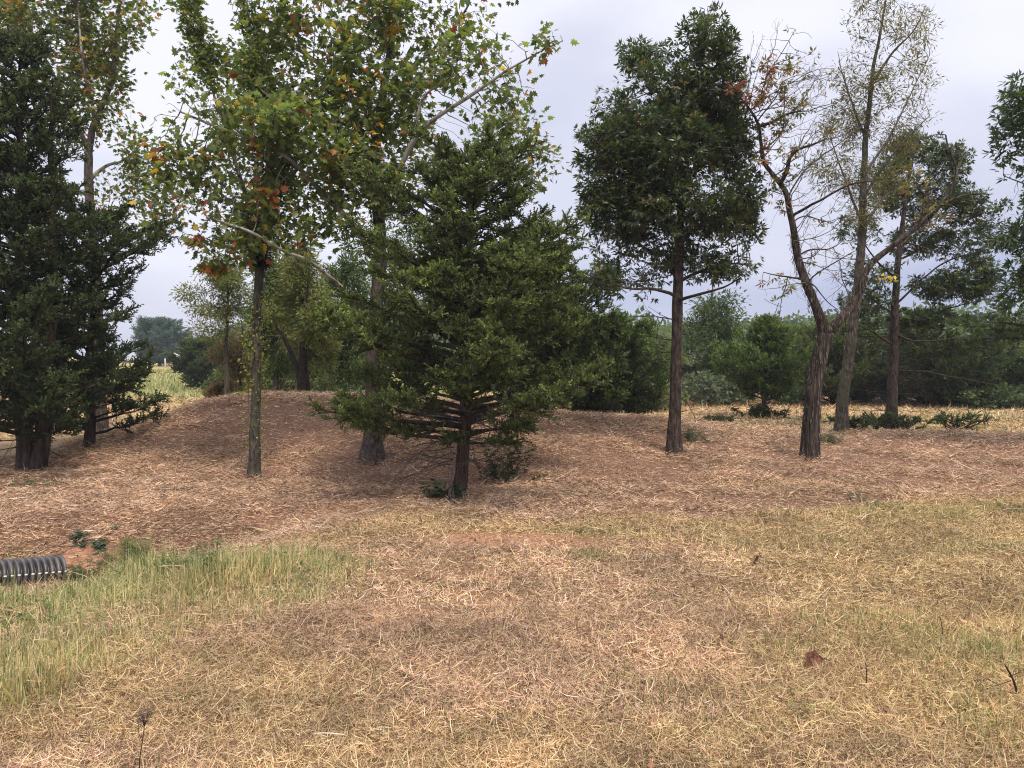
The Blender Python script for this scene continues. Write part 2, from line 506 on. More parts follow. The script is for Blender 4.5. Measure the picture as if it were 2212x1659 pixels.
def straw(x, y, lmin, lmax, wmin, wmax, red, lift=0.03, pit=0.25, stand=0.0, dark=0.0):
    n = len(x)
    z = H(x, y)
    z = z + rng.uniform(0, 1, n) ** 1.5 * lift * (0.4 + 1.4 * fbm(x * 2.5, y * 2.5, 61))
    base = np.stack([x, y, z], 1)
    az = rng.uniform(0, 2 * np.pi, n)
    pit_ = np.abs(rng.normal(0, pit, n)) - 0.04
    if stand > 0:
        s = rng.uniform(0, 1, n) < stand
        pit_[s] = rng.uniform(0.5, 1.35, s.sum())
    # litter lies along the slope
    L = lmin + (lmax - lmin) * rng.uniform(0, 1, n) ** 2.2
    W = rng.uniform(wmin, wmax, n)
    cy = pal(n, STRAW_Y, [2.8, 3, 2.2, 1.8, 1.6, 0.9])
    cr_ = pal(n, STRAW_R, [1.7, 2.6, 2.6, 2.2, 1.7])
    c = np.where((rng.uniform(0, 1, n) < red)[:, None], cr_, cy)
    # clumps of paler and of browner straw
    k = fbm(x * 1.3, y * 1.3, 71)
    k2 = fbm(x * 6.0, y * 6.0, 73, 2)
    c = c * ((0.76 + 0.46 * k) * (0.74 + 0.56 * k2))[:, None]
    ol = sstep(.2, 1.6, x - .12 * y) * (y < 10)
    c = c * lerp(np.ones((n, 3)), np.tile([[.95, .96, .90]], (n, 1)), ol)
    bend = rng.normal(0, 0.28, (n, 2)); bend[:, 0] = np.abs(bend[:, 0]) * 0.7
    return blades(base, az, pit_, L, W, bend, c)

def pd_mask(x, y):
    t = np.clip(((x + 4.1) * -2.2 + (y - 6.85) * -1.55) / (2.2 ** 2 + 1.55 ** 2), 0, 1)
    return (np.hypot(x + 4.1 + t * 2.2, y - 6.85 + t * 1.55) > .30) | (rng.uniform(0, 1, len(x)) < .12)

parts_f = []    # dry thatch of the foreground
parts_m = []    # reddish litter of the bank
def fore(n, y0, y1, *a, **k):
    x, y, A = wedge(n, y0, y1)
    bw = bare_w(x, y); rw = red_w(x, y)
    keep = rng.uniform(0, 1, len(x)) > bw * 0.75
    keep &= rw < 0.5
    gm = grass_mask(x, y)
    keep &= pd_mask(x, y)
    keep &= ~gm | (rng.uniform(0, 1, len(x)) < 0.45)
    x, y, rw = x[keep], y[keep], rw[keep]
    # worn, redder patches of trampled litter
    rd = np.clip(0.05 + 0.62 * sstep(0.42, 0.62, fbm(x * 0.55 + 2, y * 0.8, 81)) * (1 - .75 * sstep(.3, 1.6, x - .12 * y)) + rw * 0.5, 0, 0.95)
    parts_f.append(straw(x, y, *a, red=rd, **k))
fore(430000, 2.3, 5.0, 0.018, 0.11, 0.0014, 0.0038, lift=0.035, pit=0.36, stand=0.13)
fore(9000, 2.3, 5.0, 0.10, 0.20, 0.0022, 0.0045, lift=0.04, pit=0.3, stand=0.10)
fore(380000, 5.0, 10.2, 0.025, 0.12, 0.0024, 0.0055, lift=0.035, pit=0.34, stand=0.12)
fore(9000, 5.0, 10.2, 0.12, 0.24, 0.003, 0.006, lift=0.04, pit=0.25, stand=0.08)
def bankl(n, y0, y1, *a, **k):
    x, y, A = wedge(n, y0, y1)
    rw = red_w(x, y)
    bw = bare_w(x, y)
    dens = 0.16 + 1.0 * sstep(0.34, 0.62, fbm(x * 0.45 - y * 0.35, y * 1.5 + x * 0.75, 91))
    keep = (rw > 0.3) & (rng.uniform(0, 1, len(x)) > bw * 0.8) & (rng.uniform(0, 1, len(x)) < dens) & ~grass_mask(x, y) & pd_mask(x, y)
    x, y = x[keep], y[keep]
    parts_m.append(straw(x, y, *a, red=np.full(len(x), 0.86), **k))
bankl(560000, 6.3, 12.0, 0.03, 0.15, 0.0025, 0.0070, lift=0.05, pit=0.27)
bankl(360000, 12.0, 17.0, 0.04, 0.19, 0.004, 0.010, lift=0.06, pit=0.28)
bankl(5000, 6.5, 15.5, 0.15, 0.34, 0.005, 0.011, lift=0.07, pit=0.30)
# mown strip behind
x, y, A = wedge(150000, 15.2, 34.0)
k = red_w(x, y) < 0.5
x, y = x[k], y[k]
parts_b = [straw(x, y, 0.08, 0.30, 0.010, 0.028, red=np.full(len(x), 0.25), lift=0.04, pit=0.25, stand=0.12)]

M = M_STRAW
for nm, pr, lb, ct in (('dry_thatch', parts_f, 'trampled straw-coloured grass clippings covering the near ground', 'straw'),
                       ('straw_litter', parts_m, 'shredded reddish straw and wood litter over the bank', 'litter'),
                       ('mown_straw', parts_b, 'pale mown straw on the open ground behind the bank', 'straw')):
    v, l, s, c = join_parts(pr)
    tag(link(nm, mesh_np(nm, v, l, s, c), M), lb, ct, kind='stuff')
print('straw', time.time() - T0)

GREENS = [(0.23, 0.26, 0.11), (0.14, 0.18, 0.07), (0.36, 0.36, 0.18), (0.52, 0.45, 0.25), (0.62, 0.50, 0.32), (0.09, 0.12, 0.05)]
def grass(x, y, lmin, lmax, w0, w1, wts, lean=0.45):
    n = len(x)
    base = np.stack([x, y, H(x, y) - 0.01], 1)
    az = rng.uniform(0, 2 * np.pi, n)
    pit_ = np.clip(rng.normal(0.92, lean, n), 0.05, 1.55)
    L = rng.uniform(lmin, lmax, n) * (0.55 + 0.9 * fbm(x * 1.7, y * 1.7, 101))
    c = pal(n, GREENS, wts)
    k = fbm(x * 1.1 + 7, y * 1.1, 105)
    c = c * lerp(np.tile([[0.85, 1.0, 0.9]], (n, 1)), np.tile([[1.25, 1.05, 1.0]], (n, 1)), k)
    bend = np.stack([-np.abs(rng.normal(0.55, 0.3, n)), rng.normal(0, 0.2, n)], 1) * -1
    return blades(base, az, pit_, L, rng.uniform(w0, w1, n), bend, c * 0.85, c * 1.15, droop=np.abs(rng.normal(1.0, .9, n)))

gp = []
x = rng.uniform(-7.5, -1.0, 330000); y = rng.uniform(2.6, 9.2, 330000)
k = grass_mask(x, y)
x, y = x[k], y[k]
tuft = fbm(x * 3.2, y * 3.2, 111)
k = rng.uniform(0, 1, len(x)) < 0.40 + 0.9 * sstep(0.38, 0.7, tuft)
x, y = x[k], y[k]
def pipe_near(x, y):
    ax_, ay_ = -4.1, 6.85; bx_, by_ = -6.3, 5.3
    t = np.clip(((x - ax_) * (bx_ - ax_) + (y - ay_) * (by_ - ay_)) / ((bx_ - ax_) ** 2 + (by_ - ay_) ** 2), 0, 1)
    return np.hypot(x - ax_ - t * (bx_ - ax_), y - ay_ - t * (by_ - ay_))
gl_ = grass(x, y, 0.06, 0.25, 0.0025, 0.006, [2.2, 1.4, 3.2, 3.2, 2.4, 0.6], 0.7)
gv = gl_[0].reshape(-1, 5, 3)
f_ = (0.14 + 0.86 * sstep(.45, 1.6, pipe_near(x, y)))[:, None]
f_ = f_ * (0.75 + 0.7 * sstep(.5, .75, fbm(x * 1.4, y * 1.4, 151)))[:, None]
gz_ = gv[:, 0:1, 2]
gv[:, :, 2] = gz_ + (gv[:, :, 2] - gz_) * f_
gp.append((gv.reshape(-1, 3),) + tuple(gl_[1:]))
v, l, s, c = join_parts(gp)
tag(link('tall_grass', mesh_np('tall_grass', v, l, s, c), M_GRASS), 'yellow-green uncut grass filling the swale beside the pipe', 'grass', kind='stuff')

# short green patches among the straw
gp = []
PATCH = [(2050, 1110, 1.6, .35, .8), (1600, 1160, .9, .25, .45), (1290, 1205, .35, .15, .9), (2080, 1395, .6, .4, .55), (1900, 1350, .6, .3, .35), (1480, 1500, .35, .25, .35),
         (1850, 1590, .55, .22, .75), (1500, 1600, .35, .15, .4), (2150, 1180, .9, .4, .55), (1720, 1180, .7, .2, .4), (640, 1215, .5, .2, .5), (1350, 1150, .6, .12, .35),
         (1700, 1430, .6, .3, .3), (2130, 1540, .4, .2, .4), (60, 1215, .3, .2, .5), (1530, 1560, .2, .1, .6)]
for a, b, rx, ry, s in PATCH:
    p = G(a, min(b, 1640))
    n = int(42000 * rx * ry * s) + 300
    t = rng.normal(0, 0.6, (n, 2))
    x = p[0] + t[:, 0] * rx; y = p[1] + t[:, 1] * ry
    k = rng.uniform(0, 1, n) < sstep(0.42, 0.7, fbm(x * 2.2, y * 3.0, 141))
    x, y = x[k], y[k]
    gp.append(grass(x, y, 0.03, 0.11, 0.003, 0.006, [2.4, 2, 3, 2, 1, 1.2], 0.6))
x, y, A = wedge(90000, 2.5, 10.0)
k = (rng.uniform(0, 1, len(x)) < (.35 + .65 * sstep(0, 1.5, x)) * sstep(0.45, 0.72, fbm(x * 0.9, y * 1.3, 121)) * (.2 + .8 * sstep(.45, .6, fbm(x * 5, y * 5, 127)))) & (red_w(x, y) < 0.4)
gp.append(grass(x[k], y[k], 0.03, 0.12, 0.002, 0.005, [2.2, 1.6, 3, 2.6, 1.4, .8], 0.6))
v, l, s, c = join_parts(gp)
tag(link('short_grass', mesh_np('short_grass', v, l, s, c), M_GRASS), 'scattered short green grass patches poking through the straw', 'grass', kind='stuff')

# field on the far left and grass at the back
gp = []
n = 60000
y = rng.uniform(30, 75, n); x = rng.uniform(-1, -0.05, n) * (0.75 * y + 2)
c0 = grass(x, y, 0.22, 0.50, 0.03, 0.07, [3.4, 1.4, 4, 2, .8, 0.4], 0.45)
gp.append(c0)
n = 50000
y = rng.uniform(20, 36, n); x = rng.uniform(-1, 1, n) * (0.72 * y + 2)
k = rng.uniform(0, 1, n) < sstep(0.45, 0.66, fbm(x * 0.12 + 4, y * 0.22, 51))
gp.append(grass(x[k], y[k], 0.06, 0.16, 0.012, 0.03, [3, 2, 3, 1.5, 0.8, 1], 0.5))
v, l, s, c = join_parts(gp)
tag(link('field_grass', mesh_np('field_grass', v, l, s, c), M_GRASS), 'golden and green standing grass of the distant left field', 'grass', kind='stuff')
print('grass', time.time() - T0)

# ------------------------------------------------------------------ leaf templates
def tmpl(verts, faces):
    V = np.array(verts, float)
    loops = np.concatenate([np.array(f) for f in faces])
    sizes = np.array([len(f) for f in faces])
    return V, loops, np.concatenate([[0], np.cumsum(sizes)[:-1]])

def leaf_lobed():
    # five-lobed leaf, x along the midrib
    a = [(-0.02, 0), (-0.10, -0.30), (0.10, -0.24), (0.16, -0.55), (0.34, -0.26), (0.62, -0.38), (0.60, -0.16), (1.0, 0),
         (0.60, 0.16), (0.62, 0.38), (0.34, 0.26), (0.16, 0.55), (0.10, 0.24), (-0.10, 0.30)]
    V = [(x, y, -0.28 * abs(y) - 0.10 * x * x) for x, y in a] + [(0.30, 0, 0.03)]
    F = [[14, i, (i + 1) % 14] for i in range(14)]
    return tmpl(V, F)

def leaf_oval(w=0.3, fold=0.25):
    V = [(0, 0, 0), (0.35, -w / 2, -fold * w), (1, 0, -0.12), (0.35, w / 2, -fold * w), (0.4, 0, 0.0)]
    F = [[0, 1, 4], [1, 2, 4], [2, 3, 4], [3, 0, 4]]
    return tmpl(V, F)

def leaf_cluster(w=0.3, n=5, spread=1.1):
    """a whorl of narrow leaves at a twig tip"""
    V, F = [], []
    for i in range(n):
        a = (i - (n - 1) / 2) / max(n - 1, 1) * 2 * spread + random.uniform(-.2, .2)
        e_ = random.uniform(-0.5, 0.6)
        L = random.uniform(0.7, 1.0)
        d = Vector((math.cos(a) * math.cos(e_), math.sin(a) * math.cos(e_), math.sin(e_)))
        s = d.cross(Vector((random.uniform(-.5, .5), random.uniform(-.5, .5), 1))).normalized()
        o = len(V)
        V += [tuple(d * 0.05), tuple(d * L * 0.5 + s * w * 0.5 + Vector((0, 0, -.02))), tuple(d * L + Vector((0, 0, -0.12))), tuple(d * L * 0.5 - s * w * 0.5 + Vector((0, 0, -.02)))]
        F += [[o, o + 1, o + 2, o + 3]]
    return tmpl(V, F)

def spray(n=11, seed=1, wid=0.085, spread=0.36):
    """a plume of scale-leaved juniper shoots, x along the shoot"""
    r = random.Random(seed)
    V, F = [], []
    def shoot(p, d, L, w):
        d = d.normalized()
        s = d.cross(Vector((r.uniform(-1, 1), r.uniform(-1, 1), r.uniform(-1, 1)))).normalized()
        o = len(V)
        q_ = p + d * L
        V.extend([tuple(p - s * w * .6), tuple(p + s * w * .6), tuple(p + d * L * .6 + s * w * 0.5), tuple(q_), tuple(p + d * L * .6 - s * w * 0.5)])
        F.append([o, o + 1, o + 2, o + 3, o + 4])
    shoot(Vector((0, 0, 0)), Vector((1, 0, 0.1)), 1.0, wid)
    for i in range(n):
        t = 0.08 + 0.85 * i / n
        ph = r.uniform(0, 6.283)
        el = r.uniform(0.5, 1.35)
        d = Vector((math.cos(el), math.sin(el) * math.cos(ph), math.sin(el) * math.sin(ph) * 0.7 + 0.15))
        shoot(Vector((t, 0, 0.1 * t)), d, spread * (1.1 - 0.7 * t) * r.uniform(0.7, 1.2), wid)
    return tmpl(V, F)

random.seed(3)
T_LOBE = leaf_lobed(); T_OVAL = leaf_oval(0.34); T_OVW = leaf_oval(0.6); T_NAR = leaf_oval(0.2)
T_CLUS = [leaf_cluster(0.24, 5) for _ in range(4)]
T_SPR = [spray(11, i) for i in range(4)]
T_SPRB = [spray(8, i + 20, wid=0.075, spread=0.45) for i in range(3)]

def place_leaves(T, pos, dirv, nrm, size, col, tipcol=None):
    """instances of a template: x axis along dirv, z axis near nrm"""
    V, loops, st = T
    n = len(pos); m = len(V)
    X = dirv / (np.linalg.norm(dirv, axis=1, keepdims=True) + 1e-9)
    Y = np.cross(nrm, X); Y /= (np.linalg.norm(Y, axis=1, keepdims=True) + 1e-9)
    Z = np.cross(X, Y)
    S = size[:, None, None]
    W = pos[:, None] + S * (V[None, :, 0:1] * X[:, None] + V[None, :, 1:2] * Y[:, None] + V[None, :, 2:3] * Z[:, None])
    lo = (loops[None] + (np.arange(n) * m)[:, None]).ravel()
    s = (st[None] + (np.arange(n) * len(loops))[:, None]).ravel()
    C = np.repeat(col[:, None], m, 1)
    if tipcol is not None:
        t = np.clip(np.linalg.norm(V, axis=1), 0, 1)[None, :, None]
        C = C * (1 - t) + tipcol[:, None] * t
    return W.reshape(-1, 3), lo, s, C.reshape(-1, 3)

def rdir(n):
    v = rng.normal(0, 1, (n, 3))
    return v / np.linalg.norm(v, axis=1, keepdims=True)

# ------------------------------------------------------------------ wood
def tube(path, rad, k=10, rough=0.0, seed=0, twist=0.0):
    """one swept tube; rough adds ridges and lumps"""
    path = np.asarray(path, float); n = len(path)
    tg = np.gradient(path, axis=0); tg /= np.linalg.norm(tg, axis=1, keepdims=True) + 1e-9
    ref = np.array([0.31, 0.95, 0.05]) if abs(tg[:, 1]).mean() < 0.8 else np.array([0.95, .1, 0.31])
    a = np.cross(tg, ref); a /= np.linalg.norm(a, axis=1, keepdims=True)
    b = np.cross(tg, a)
    th = np.arange(k) / k * 2 * np.pi
    s = np.concatenate([[0], np.cumsum(np.linalg.norm(np.diff(path, axis=0), axis=1))])
    rr = np.asarray(rad, float)[:, None] * np.ones((1, k))
    if rough > 0:
        T, S = np.meshgrid(th, s)
        cx_ = np.cos(T + twist * S); sx_ = np.sin(T + twist * S)
        ridge = fbm(cx_ * 3.3 + 9, sx_ * 3.3 + S * 0.6, seed, 3) - 0.5
        lump = fbm(cx_ * 1.2 + 3, sx_ * 1.2 + S * 2.2, seed + 5, 3) - 0.5
        rr = rr * (1 + rough * (1.5 * ridge + 0.9 * lump))
    V = path[:, None] + rr[..., None] * (np.cos(th)[None, :, None] * a[:, None] + np.sin(th)[None, :, None] * b[:, None])
    i = np.arange(n * k).reshape(n, k)
    j = np.roll(i, -1, axis=1)
    Q = np.stack([i[:-1], j[:-1], j[1:], i[1:]], -1).reshape(-1, 4)
    V = V.reshape(-1, 3)
    loops = list(Q.ravel()); st = list(np.arange(len(Q)) * 4)
    # closed ends
    st.append(len(loops)); loops += list(i[-1][::1])
    st.append(len(loops)); loops += list(i[0][::-1])
    return V, np.array(loops), np.array(st), np.full((len(V), 3), 0.1)

def smooth_path(pts, step=0.08, wob=0.0):
    pts = np.asarray(pts, float)
    seg = np.concatenate([[0], np.cumsum(np.linalg.norm(np.diff(pts, axis=0), axis=1))])
    n = max(3, int(seg[-1] / step))
    t = np.linspace(0, seg[-1], n)
    # catmull-rom through the points
    out = []
    for u in t:
        i = min(max(np.searchsorted(seg, u, side='right') - 1, 0), len(pts) - 2)
        f = (u - seg[i]) / (seg[i + 1] - seg[i] + 1e-9)
        p0 = pts[max(i - 1, 0)]; p1 = pts[i]; p2 = pts[i + 1]; p3 = pts[min(i + 2, len(pts) - 1)]
        out.append(0.5 * ((2 * p1) + (-p0 + p2) * f + (2 * p0 - 5 * p1 + 4 * p2 - p3) * f * f + (-p0 + 3 * p1 - 3 * p2 + p3) * f ** 3))
    out = np.array(out)
    if wob > 0:
        s = np.linspace(0, 1, n)
        w = np.stack([fbm(s * seg[-1] * 2.2 + k * 31, s * 0 + pts[0, 0] * 5.3 + k, 131) - 0.5 for k in range(3)], 1)
        w = w - w[0]
        out += w * wob
    return out, t / seg[-1]

def edge_tubes(A, B, ra, rb, k=4):
    """many short prisms at once"""
    n = len(A)
    d = B - A; d /= np.linalg.norm(d, axis=1, keepdims=True) + 1e-9
    ref = np.where(np.abs(d[:, 2:3]) < 0.8, np.array([[0, 0, 1.0]]), np.array([[1.0, 0, 0]]))
    a = np.cross(d, ref); a /= np.linalg.norm(a, axis=1, keepdims=True) + 1e-9
    b = np.cross(d, a)
    th = np.arange(k) / k * 2 * np.pi
    ring = np.cos(th)[None, :, None] * a[:, None] + np.sin(th)[None, :, None] * b[:, None]
    V = np.concatenate([A[:, None] + ring * ra[:, None, None], B[:, None] + ring * rb[:, None, None]], 1)
    i = np.arange(k); j = (i + 1) % k
    f = np.stack([i, j, j + k, i + k], 1).ravel()
    loops = (f[None] + (np.arange(n) * 2 * k)[:, None]).ravel()
    st = np.arange(n * k) * 4
    V = V.reshape(-1, 3)
    return V, loops, st, np.full((len(V), 3), 0.1)

class Skel:
    def __init__(s):
        s.pos = []; s.par = []; s.seedr = []; s.path = []
    def add_path(s, pts, r0, r1, parent=None, step=0.12, pid=0, wob=0.05, power=1.0):
        p, t = smooth_path(pts, step, wob)
        ids = []
        pr = -1
        if parent is not None:
            d = [np.linalg.norm(np.array(q) - p[0]) for q in s.pos]
            pr = int(np.argmin(d))
        elif s.pos:
            d = [np.linalg.norm(np.array(q) - p[0]) for q in s.pos]
            pr = int(np.argmin(d))
        for i in range(len(p)):
            if i == 0 and pr >= 0: continue
            s.pos.append(p[i]); s.par.append(pr); s.seedr.append(r0 + (r1 - r0) * t[i] ** power); s.path.append(pid)
            pr = len(s.pos) - 1
            ids.append(pr)
        return ids
    def grow(s, attr, step=0.14, kill=0.24, iters=60, infl=9.0, trop=0.0, jit=0.25, root_ok=None, r_tip=0.003, expo=2.3, maxr=None):
        step *= .75; kill *= .55; iters = 120
        pos = [np.array(p) for p in s.pos]; par = list(s.par)
        n0 = len(pos)
        P_ = np.array(pos)
        ok = np.ones(n0, bool)
        if root_ok is not None: ok = np.array([root_ok(p) for p in P_])
        A = np.array(attr); m = len(A)
        best = np.full(m, 1e9); bi = np.zeros(m, int)
        src = np.where(ok)[0]
        for c0 in range(0, len(src), 400):
            ss = src[c0:c0 + 400]
            D = np.linalg.norm(A[:, None] - P_[ss][None], axis=2)
            j = D.argmin(1); dd = D[np.arange(m), j]
            u = dd < best; best[u] = dd[u]; bi[u] = ss[j[u]]
        alive = best > kill
        stall = np.zeros(m, int)
        allp = list(pos)
        for it in range(iters):
            act = alive & (best < infl)
            if not act.any(): break
            idx = bi[act]; 
            PP = np.array(allp)
            dv = A[act] - PP[idx]; dv /= np.linalg.norm(dv, axis=1, keepdims=True) + 1e-9
            uq, inv = np.unique(idx, return_inverse=True)
            sm = np.zeros((len(uq), 3)); np.add.at(sm, inv, dv)
            sm /= np.linalg.norm(sm, axis=1, keepdims=True) + 1e-9
            sm += rdir(len(uq)) * jit; sm[:, 2] += trop
            sm /= np.linalg.norm(sm, axis=1, keepdims=True) + 1e-9
            new = PP[uq] + sm * step
            b0 = len(allp)
            for q_, p_ in zip(new, uq):
                allp.append(q_); par.append(int(p_))
            aa = np.where(alive)[0]
            D = np.linalg.norm(A[aa][:, None] - new[None], axis=2)
            j = D.argmin(1); dd = D[np.arange(len(aa)), j]
            u = dd < best[aa]
            stall[aa[~u]] += 1
            alive[stall > 5] = False
            best[aa[u]] = dd[u]; bi[aa[u]] = b0 + j[u]
            alive[aa] &= best[aa] > kill
        s.P = np.array(allp); s.parent = np.array(par); N = len(par)
        s.n0 = n0
        r = np.zeros(N); nch = np.zeros(N, int)
        acc = np.zeros(N)
        order = range(N - 1, -1, -1)
        hgt = np.zeros(N, int)
        for i in order:
            r[i] = max(acc[i] ** (1 / expo), r_tip)
            if i < n0: r[i] = max(s.seedr[i], r[i] if maxr is None else 0)
            p_ = par[i]
            if p_ >= 0:
                acc[p_] += r[i] ** expo; nch[p_] += 1
                hgt[p_] = max(hgt[p_], hgt[i] + 1)
        for i in range(n0, N):
            p_ = par[i]
            if p_ >= 0: r[i] = min(r[i], r[p_] * 0.9)
        s.r = r; s.nch = nch; s.h = hgt
        return s
    def wood(s, trunk_k=16, rough=0.12, trunk_pid=0, seed=0, flare=1.5, flare_h=0.55):
        """returns (trunk mesh data, limbs mesh data)"""
        pid = np.array(s.path); 
        trunk_parts = []; limb_parts = []
        base_z = s.P[0, 2]
        for pp in sorted(set(s.path)):
            ids = np.where(pid == pp)[0]
            if pp != trunk_pid and s.parent[ids[0]] >= 0: ids = np.concatenate([[s.parent[ids[0]]], ids])
            if len(ids) < 2: continue
            path = s.P[ids]; rad = s.r[ids].copy()
            if pp != trunk_pid and len(rad) > 1: rad[0] = rad[1]
            fine, t = smooth_path(path, 0.05)
            rf = np.interp(t, np.linspace(0, 1, len(rad)), rad)
            if pp == trunk_pid:
                h = fine[:, 2] - base_z
                rf = rf * (1 + (flare - 1) * np.exp(-np.clip(h, 0, 9) / (flare_h * 0.4)))
                trunk_parts.append(tube(fine, rf, trunk_k, rough, seed))
            else:
                limb_parts.append(tube(fine, rf, 10, rough * 0.8, seed + pp))
        s.nlimb = len(limb_parts)
        N = len(s.P)
        if N > s.n0:
            i = np.arange(s.n0, N); p_ = s.parent[i]
            ra = np.minimum(s.r[p_], s.r[i] * 1.35)
            thick = s.r[i] > 0.012
            for msk, k in ((thick, 7), (~thick, 4)):
                if msk.any():
                    limb_parts.append(edge_tubes(s.P[p_[msk]], s.P[i[msk]], ra[msk], s.r[i[msk]], k))
        return trunk_parts, limb_parts

def ell(cx_, cy_, rx, ry, d, n, rz=None):
    """random points inside an ellipsoid given in picture terms at depth d"""
    c = P(cx_, cy_, d); sx = rx / FPX * d; sz = ry / FPX * d
    sy = rz if rz is not None else (sx + sz) / 2 * .8
    u = rdir(n) * (rng.uniform(0, 1, n) ** (1 / 3))[:, None]
    return c + u * np.array([sx, sy, sz])

DENS = 4.0
def vol(els, d, dens, dj=0.5):
    out = []
    for e_ in els:
        cx_, cy_, rx, ry = e_[:4]
        dd = d + (e_[4] if len(e_) > 4 else rng.uniform(-dj, dj))
        sx = rx / FPX * dd; sz = ry / FPX * dd
        v = 4.19 * sx * sz * (sx + sz) / 2
        out.append(ell(cx_, cy_, rx, ry, dd, max(8, int(v * dens * DENS))))
    return np.concatenate(out)

def emit(root, name, parts, mat, smooth=False):
    if not parts: return None
    v, l, s, c = join_parts(parts)
    v = v - np.array(root.location)[None]
    return link(name, mesh_np(name, v, l, s, c, smooth=smooth), mat, root)

def clusters(sk, n_per, maxh, spread, min_r=0):
    N = len(sk.P)
    i = np.where((np.arange(N) >= sk.n0) & (sk.h <= maxh))[0]
    if n_per > 60:
        # leaves bunch: some twigs carry many, some none
        w = 0.06 + 1.0 * sstep(0.34, 0.60, hue(sk.P[i], 777 + len(i) % 50, 2.0)) + 0.3 * rng.uniform(0, 1, len(i))
        i = rng.choice(i, n_per, p=w / w.sum())
    else:
        i = np.repeat(i, n_per)
    t = rng.uniform(0, 1, (len(i), 1))
    p0 = sk.P[sk.parent[i]]; p1 = sk.P[i]
    d = p1 - p0
    out = rdir(len(i))
    return p0 * (1 - t) + p1 * t + out * spread * rng.uniform(0.3, 1, (len(i), 1)), d, out, i

def hue(pos, seed, sc_=1.6):
    return fbm(pos[:, 0] * sc_ + 0.7 * pos[:, 1], pos[:, 2] * sc_ + 0.5 * pos[:, 1], seed)

def emit_limbs(root, sk, lp, mat, smooth=True):
    for p_ in lp[:sk.nlimb]: emit(root, 'limb', [p_], mat, smooth)
    if lp[sk.nlimb:]: emit(root, 'twigs', lp[sk.nlimb:], mat, smooth)

def broadleaf(name, label, cat, base, sk, leafT, size, npn, maxh, spread, cols, wts, mat, bark, limbbark, group=None,
              rough=0.12, tk=16, flat=0.7, seed=0, flare=1.5, odd=None, crown_name='crown', smooth=True):
    root = thing(name, label, cat, base, group)
    tp, lp = sk.wood(tk, rough, 0, seed, flare)
    emit(root, 'trunk', tp, bark, smooth)
    emit_limbs(root, sk, lp, limbbark, smooth)
    pos, d, o_, idx = clusters(sk, npn, maxh, spread)
    n = len(pos)
    if n:
        dv = d / (np.linalg.norm(d, axis=1, keepdims=True) + 1e-9) * 0.5 + o_ + np.array([0, 0, -0.15])
        nr_ = rdir(n) * flat + np.array([0, 0, 1.0])
        c = pal(n, cols, wts)
        k = hue(pos, 200 + seed)
        c = c * (0.75 + 0.5 * k)[:, None]
        if odd is not None:
            ocols, frac, oseed = odd
            w = hue(pos, 300 + oseed, 3.4)
            sel = rng.uniform(0, 1, n) < frac * (0.35 + 3.0 * sstep(0.60, 0.75, w))
            oc = pal(n, ocols, np.ones(len(ocols)))
            c[sel] = oc[sel]
        sz = size[0] + (size[1] - size[0]) * rng.uniform(0, 1, n)
        if isinstance(leafT, list):
            parts = []
            g = rng.integers(0, len(leafT), n)
            for q_ in range(len(leafT)):
                mk = g == q_
                parts.append(place_leaves(leafT[q_], pos[mk], dv[mk], nr_[mk], sz[mk], c[mk]))
        else:
            parts = [place_leaves(leafT, pos, dv, nr_, sz, c)]
        emit(root, crown_name, parts, mat)
    print(name, 'nodes', len(sk.P), 'leaves', n, round(time.time() - T0, 1))
    return root

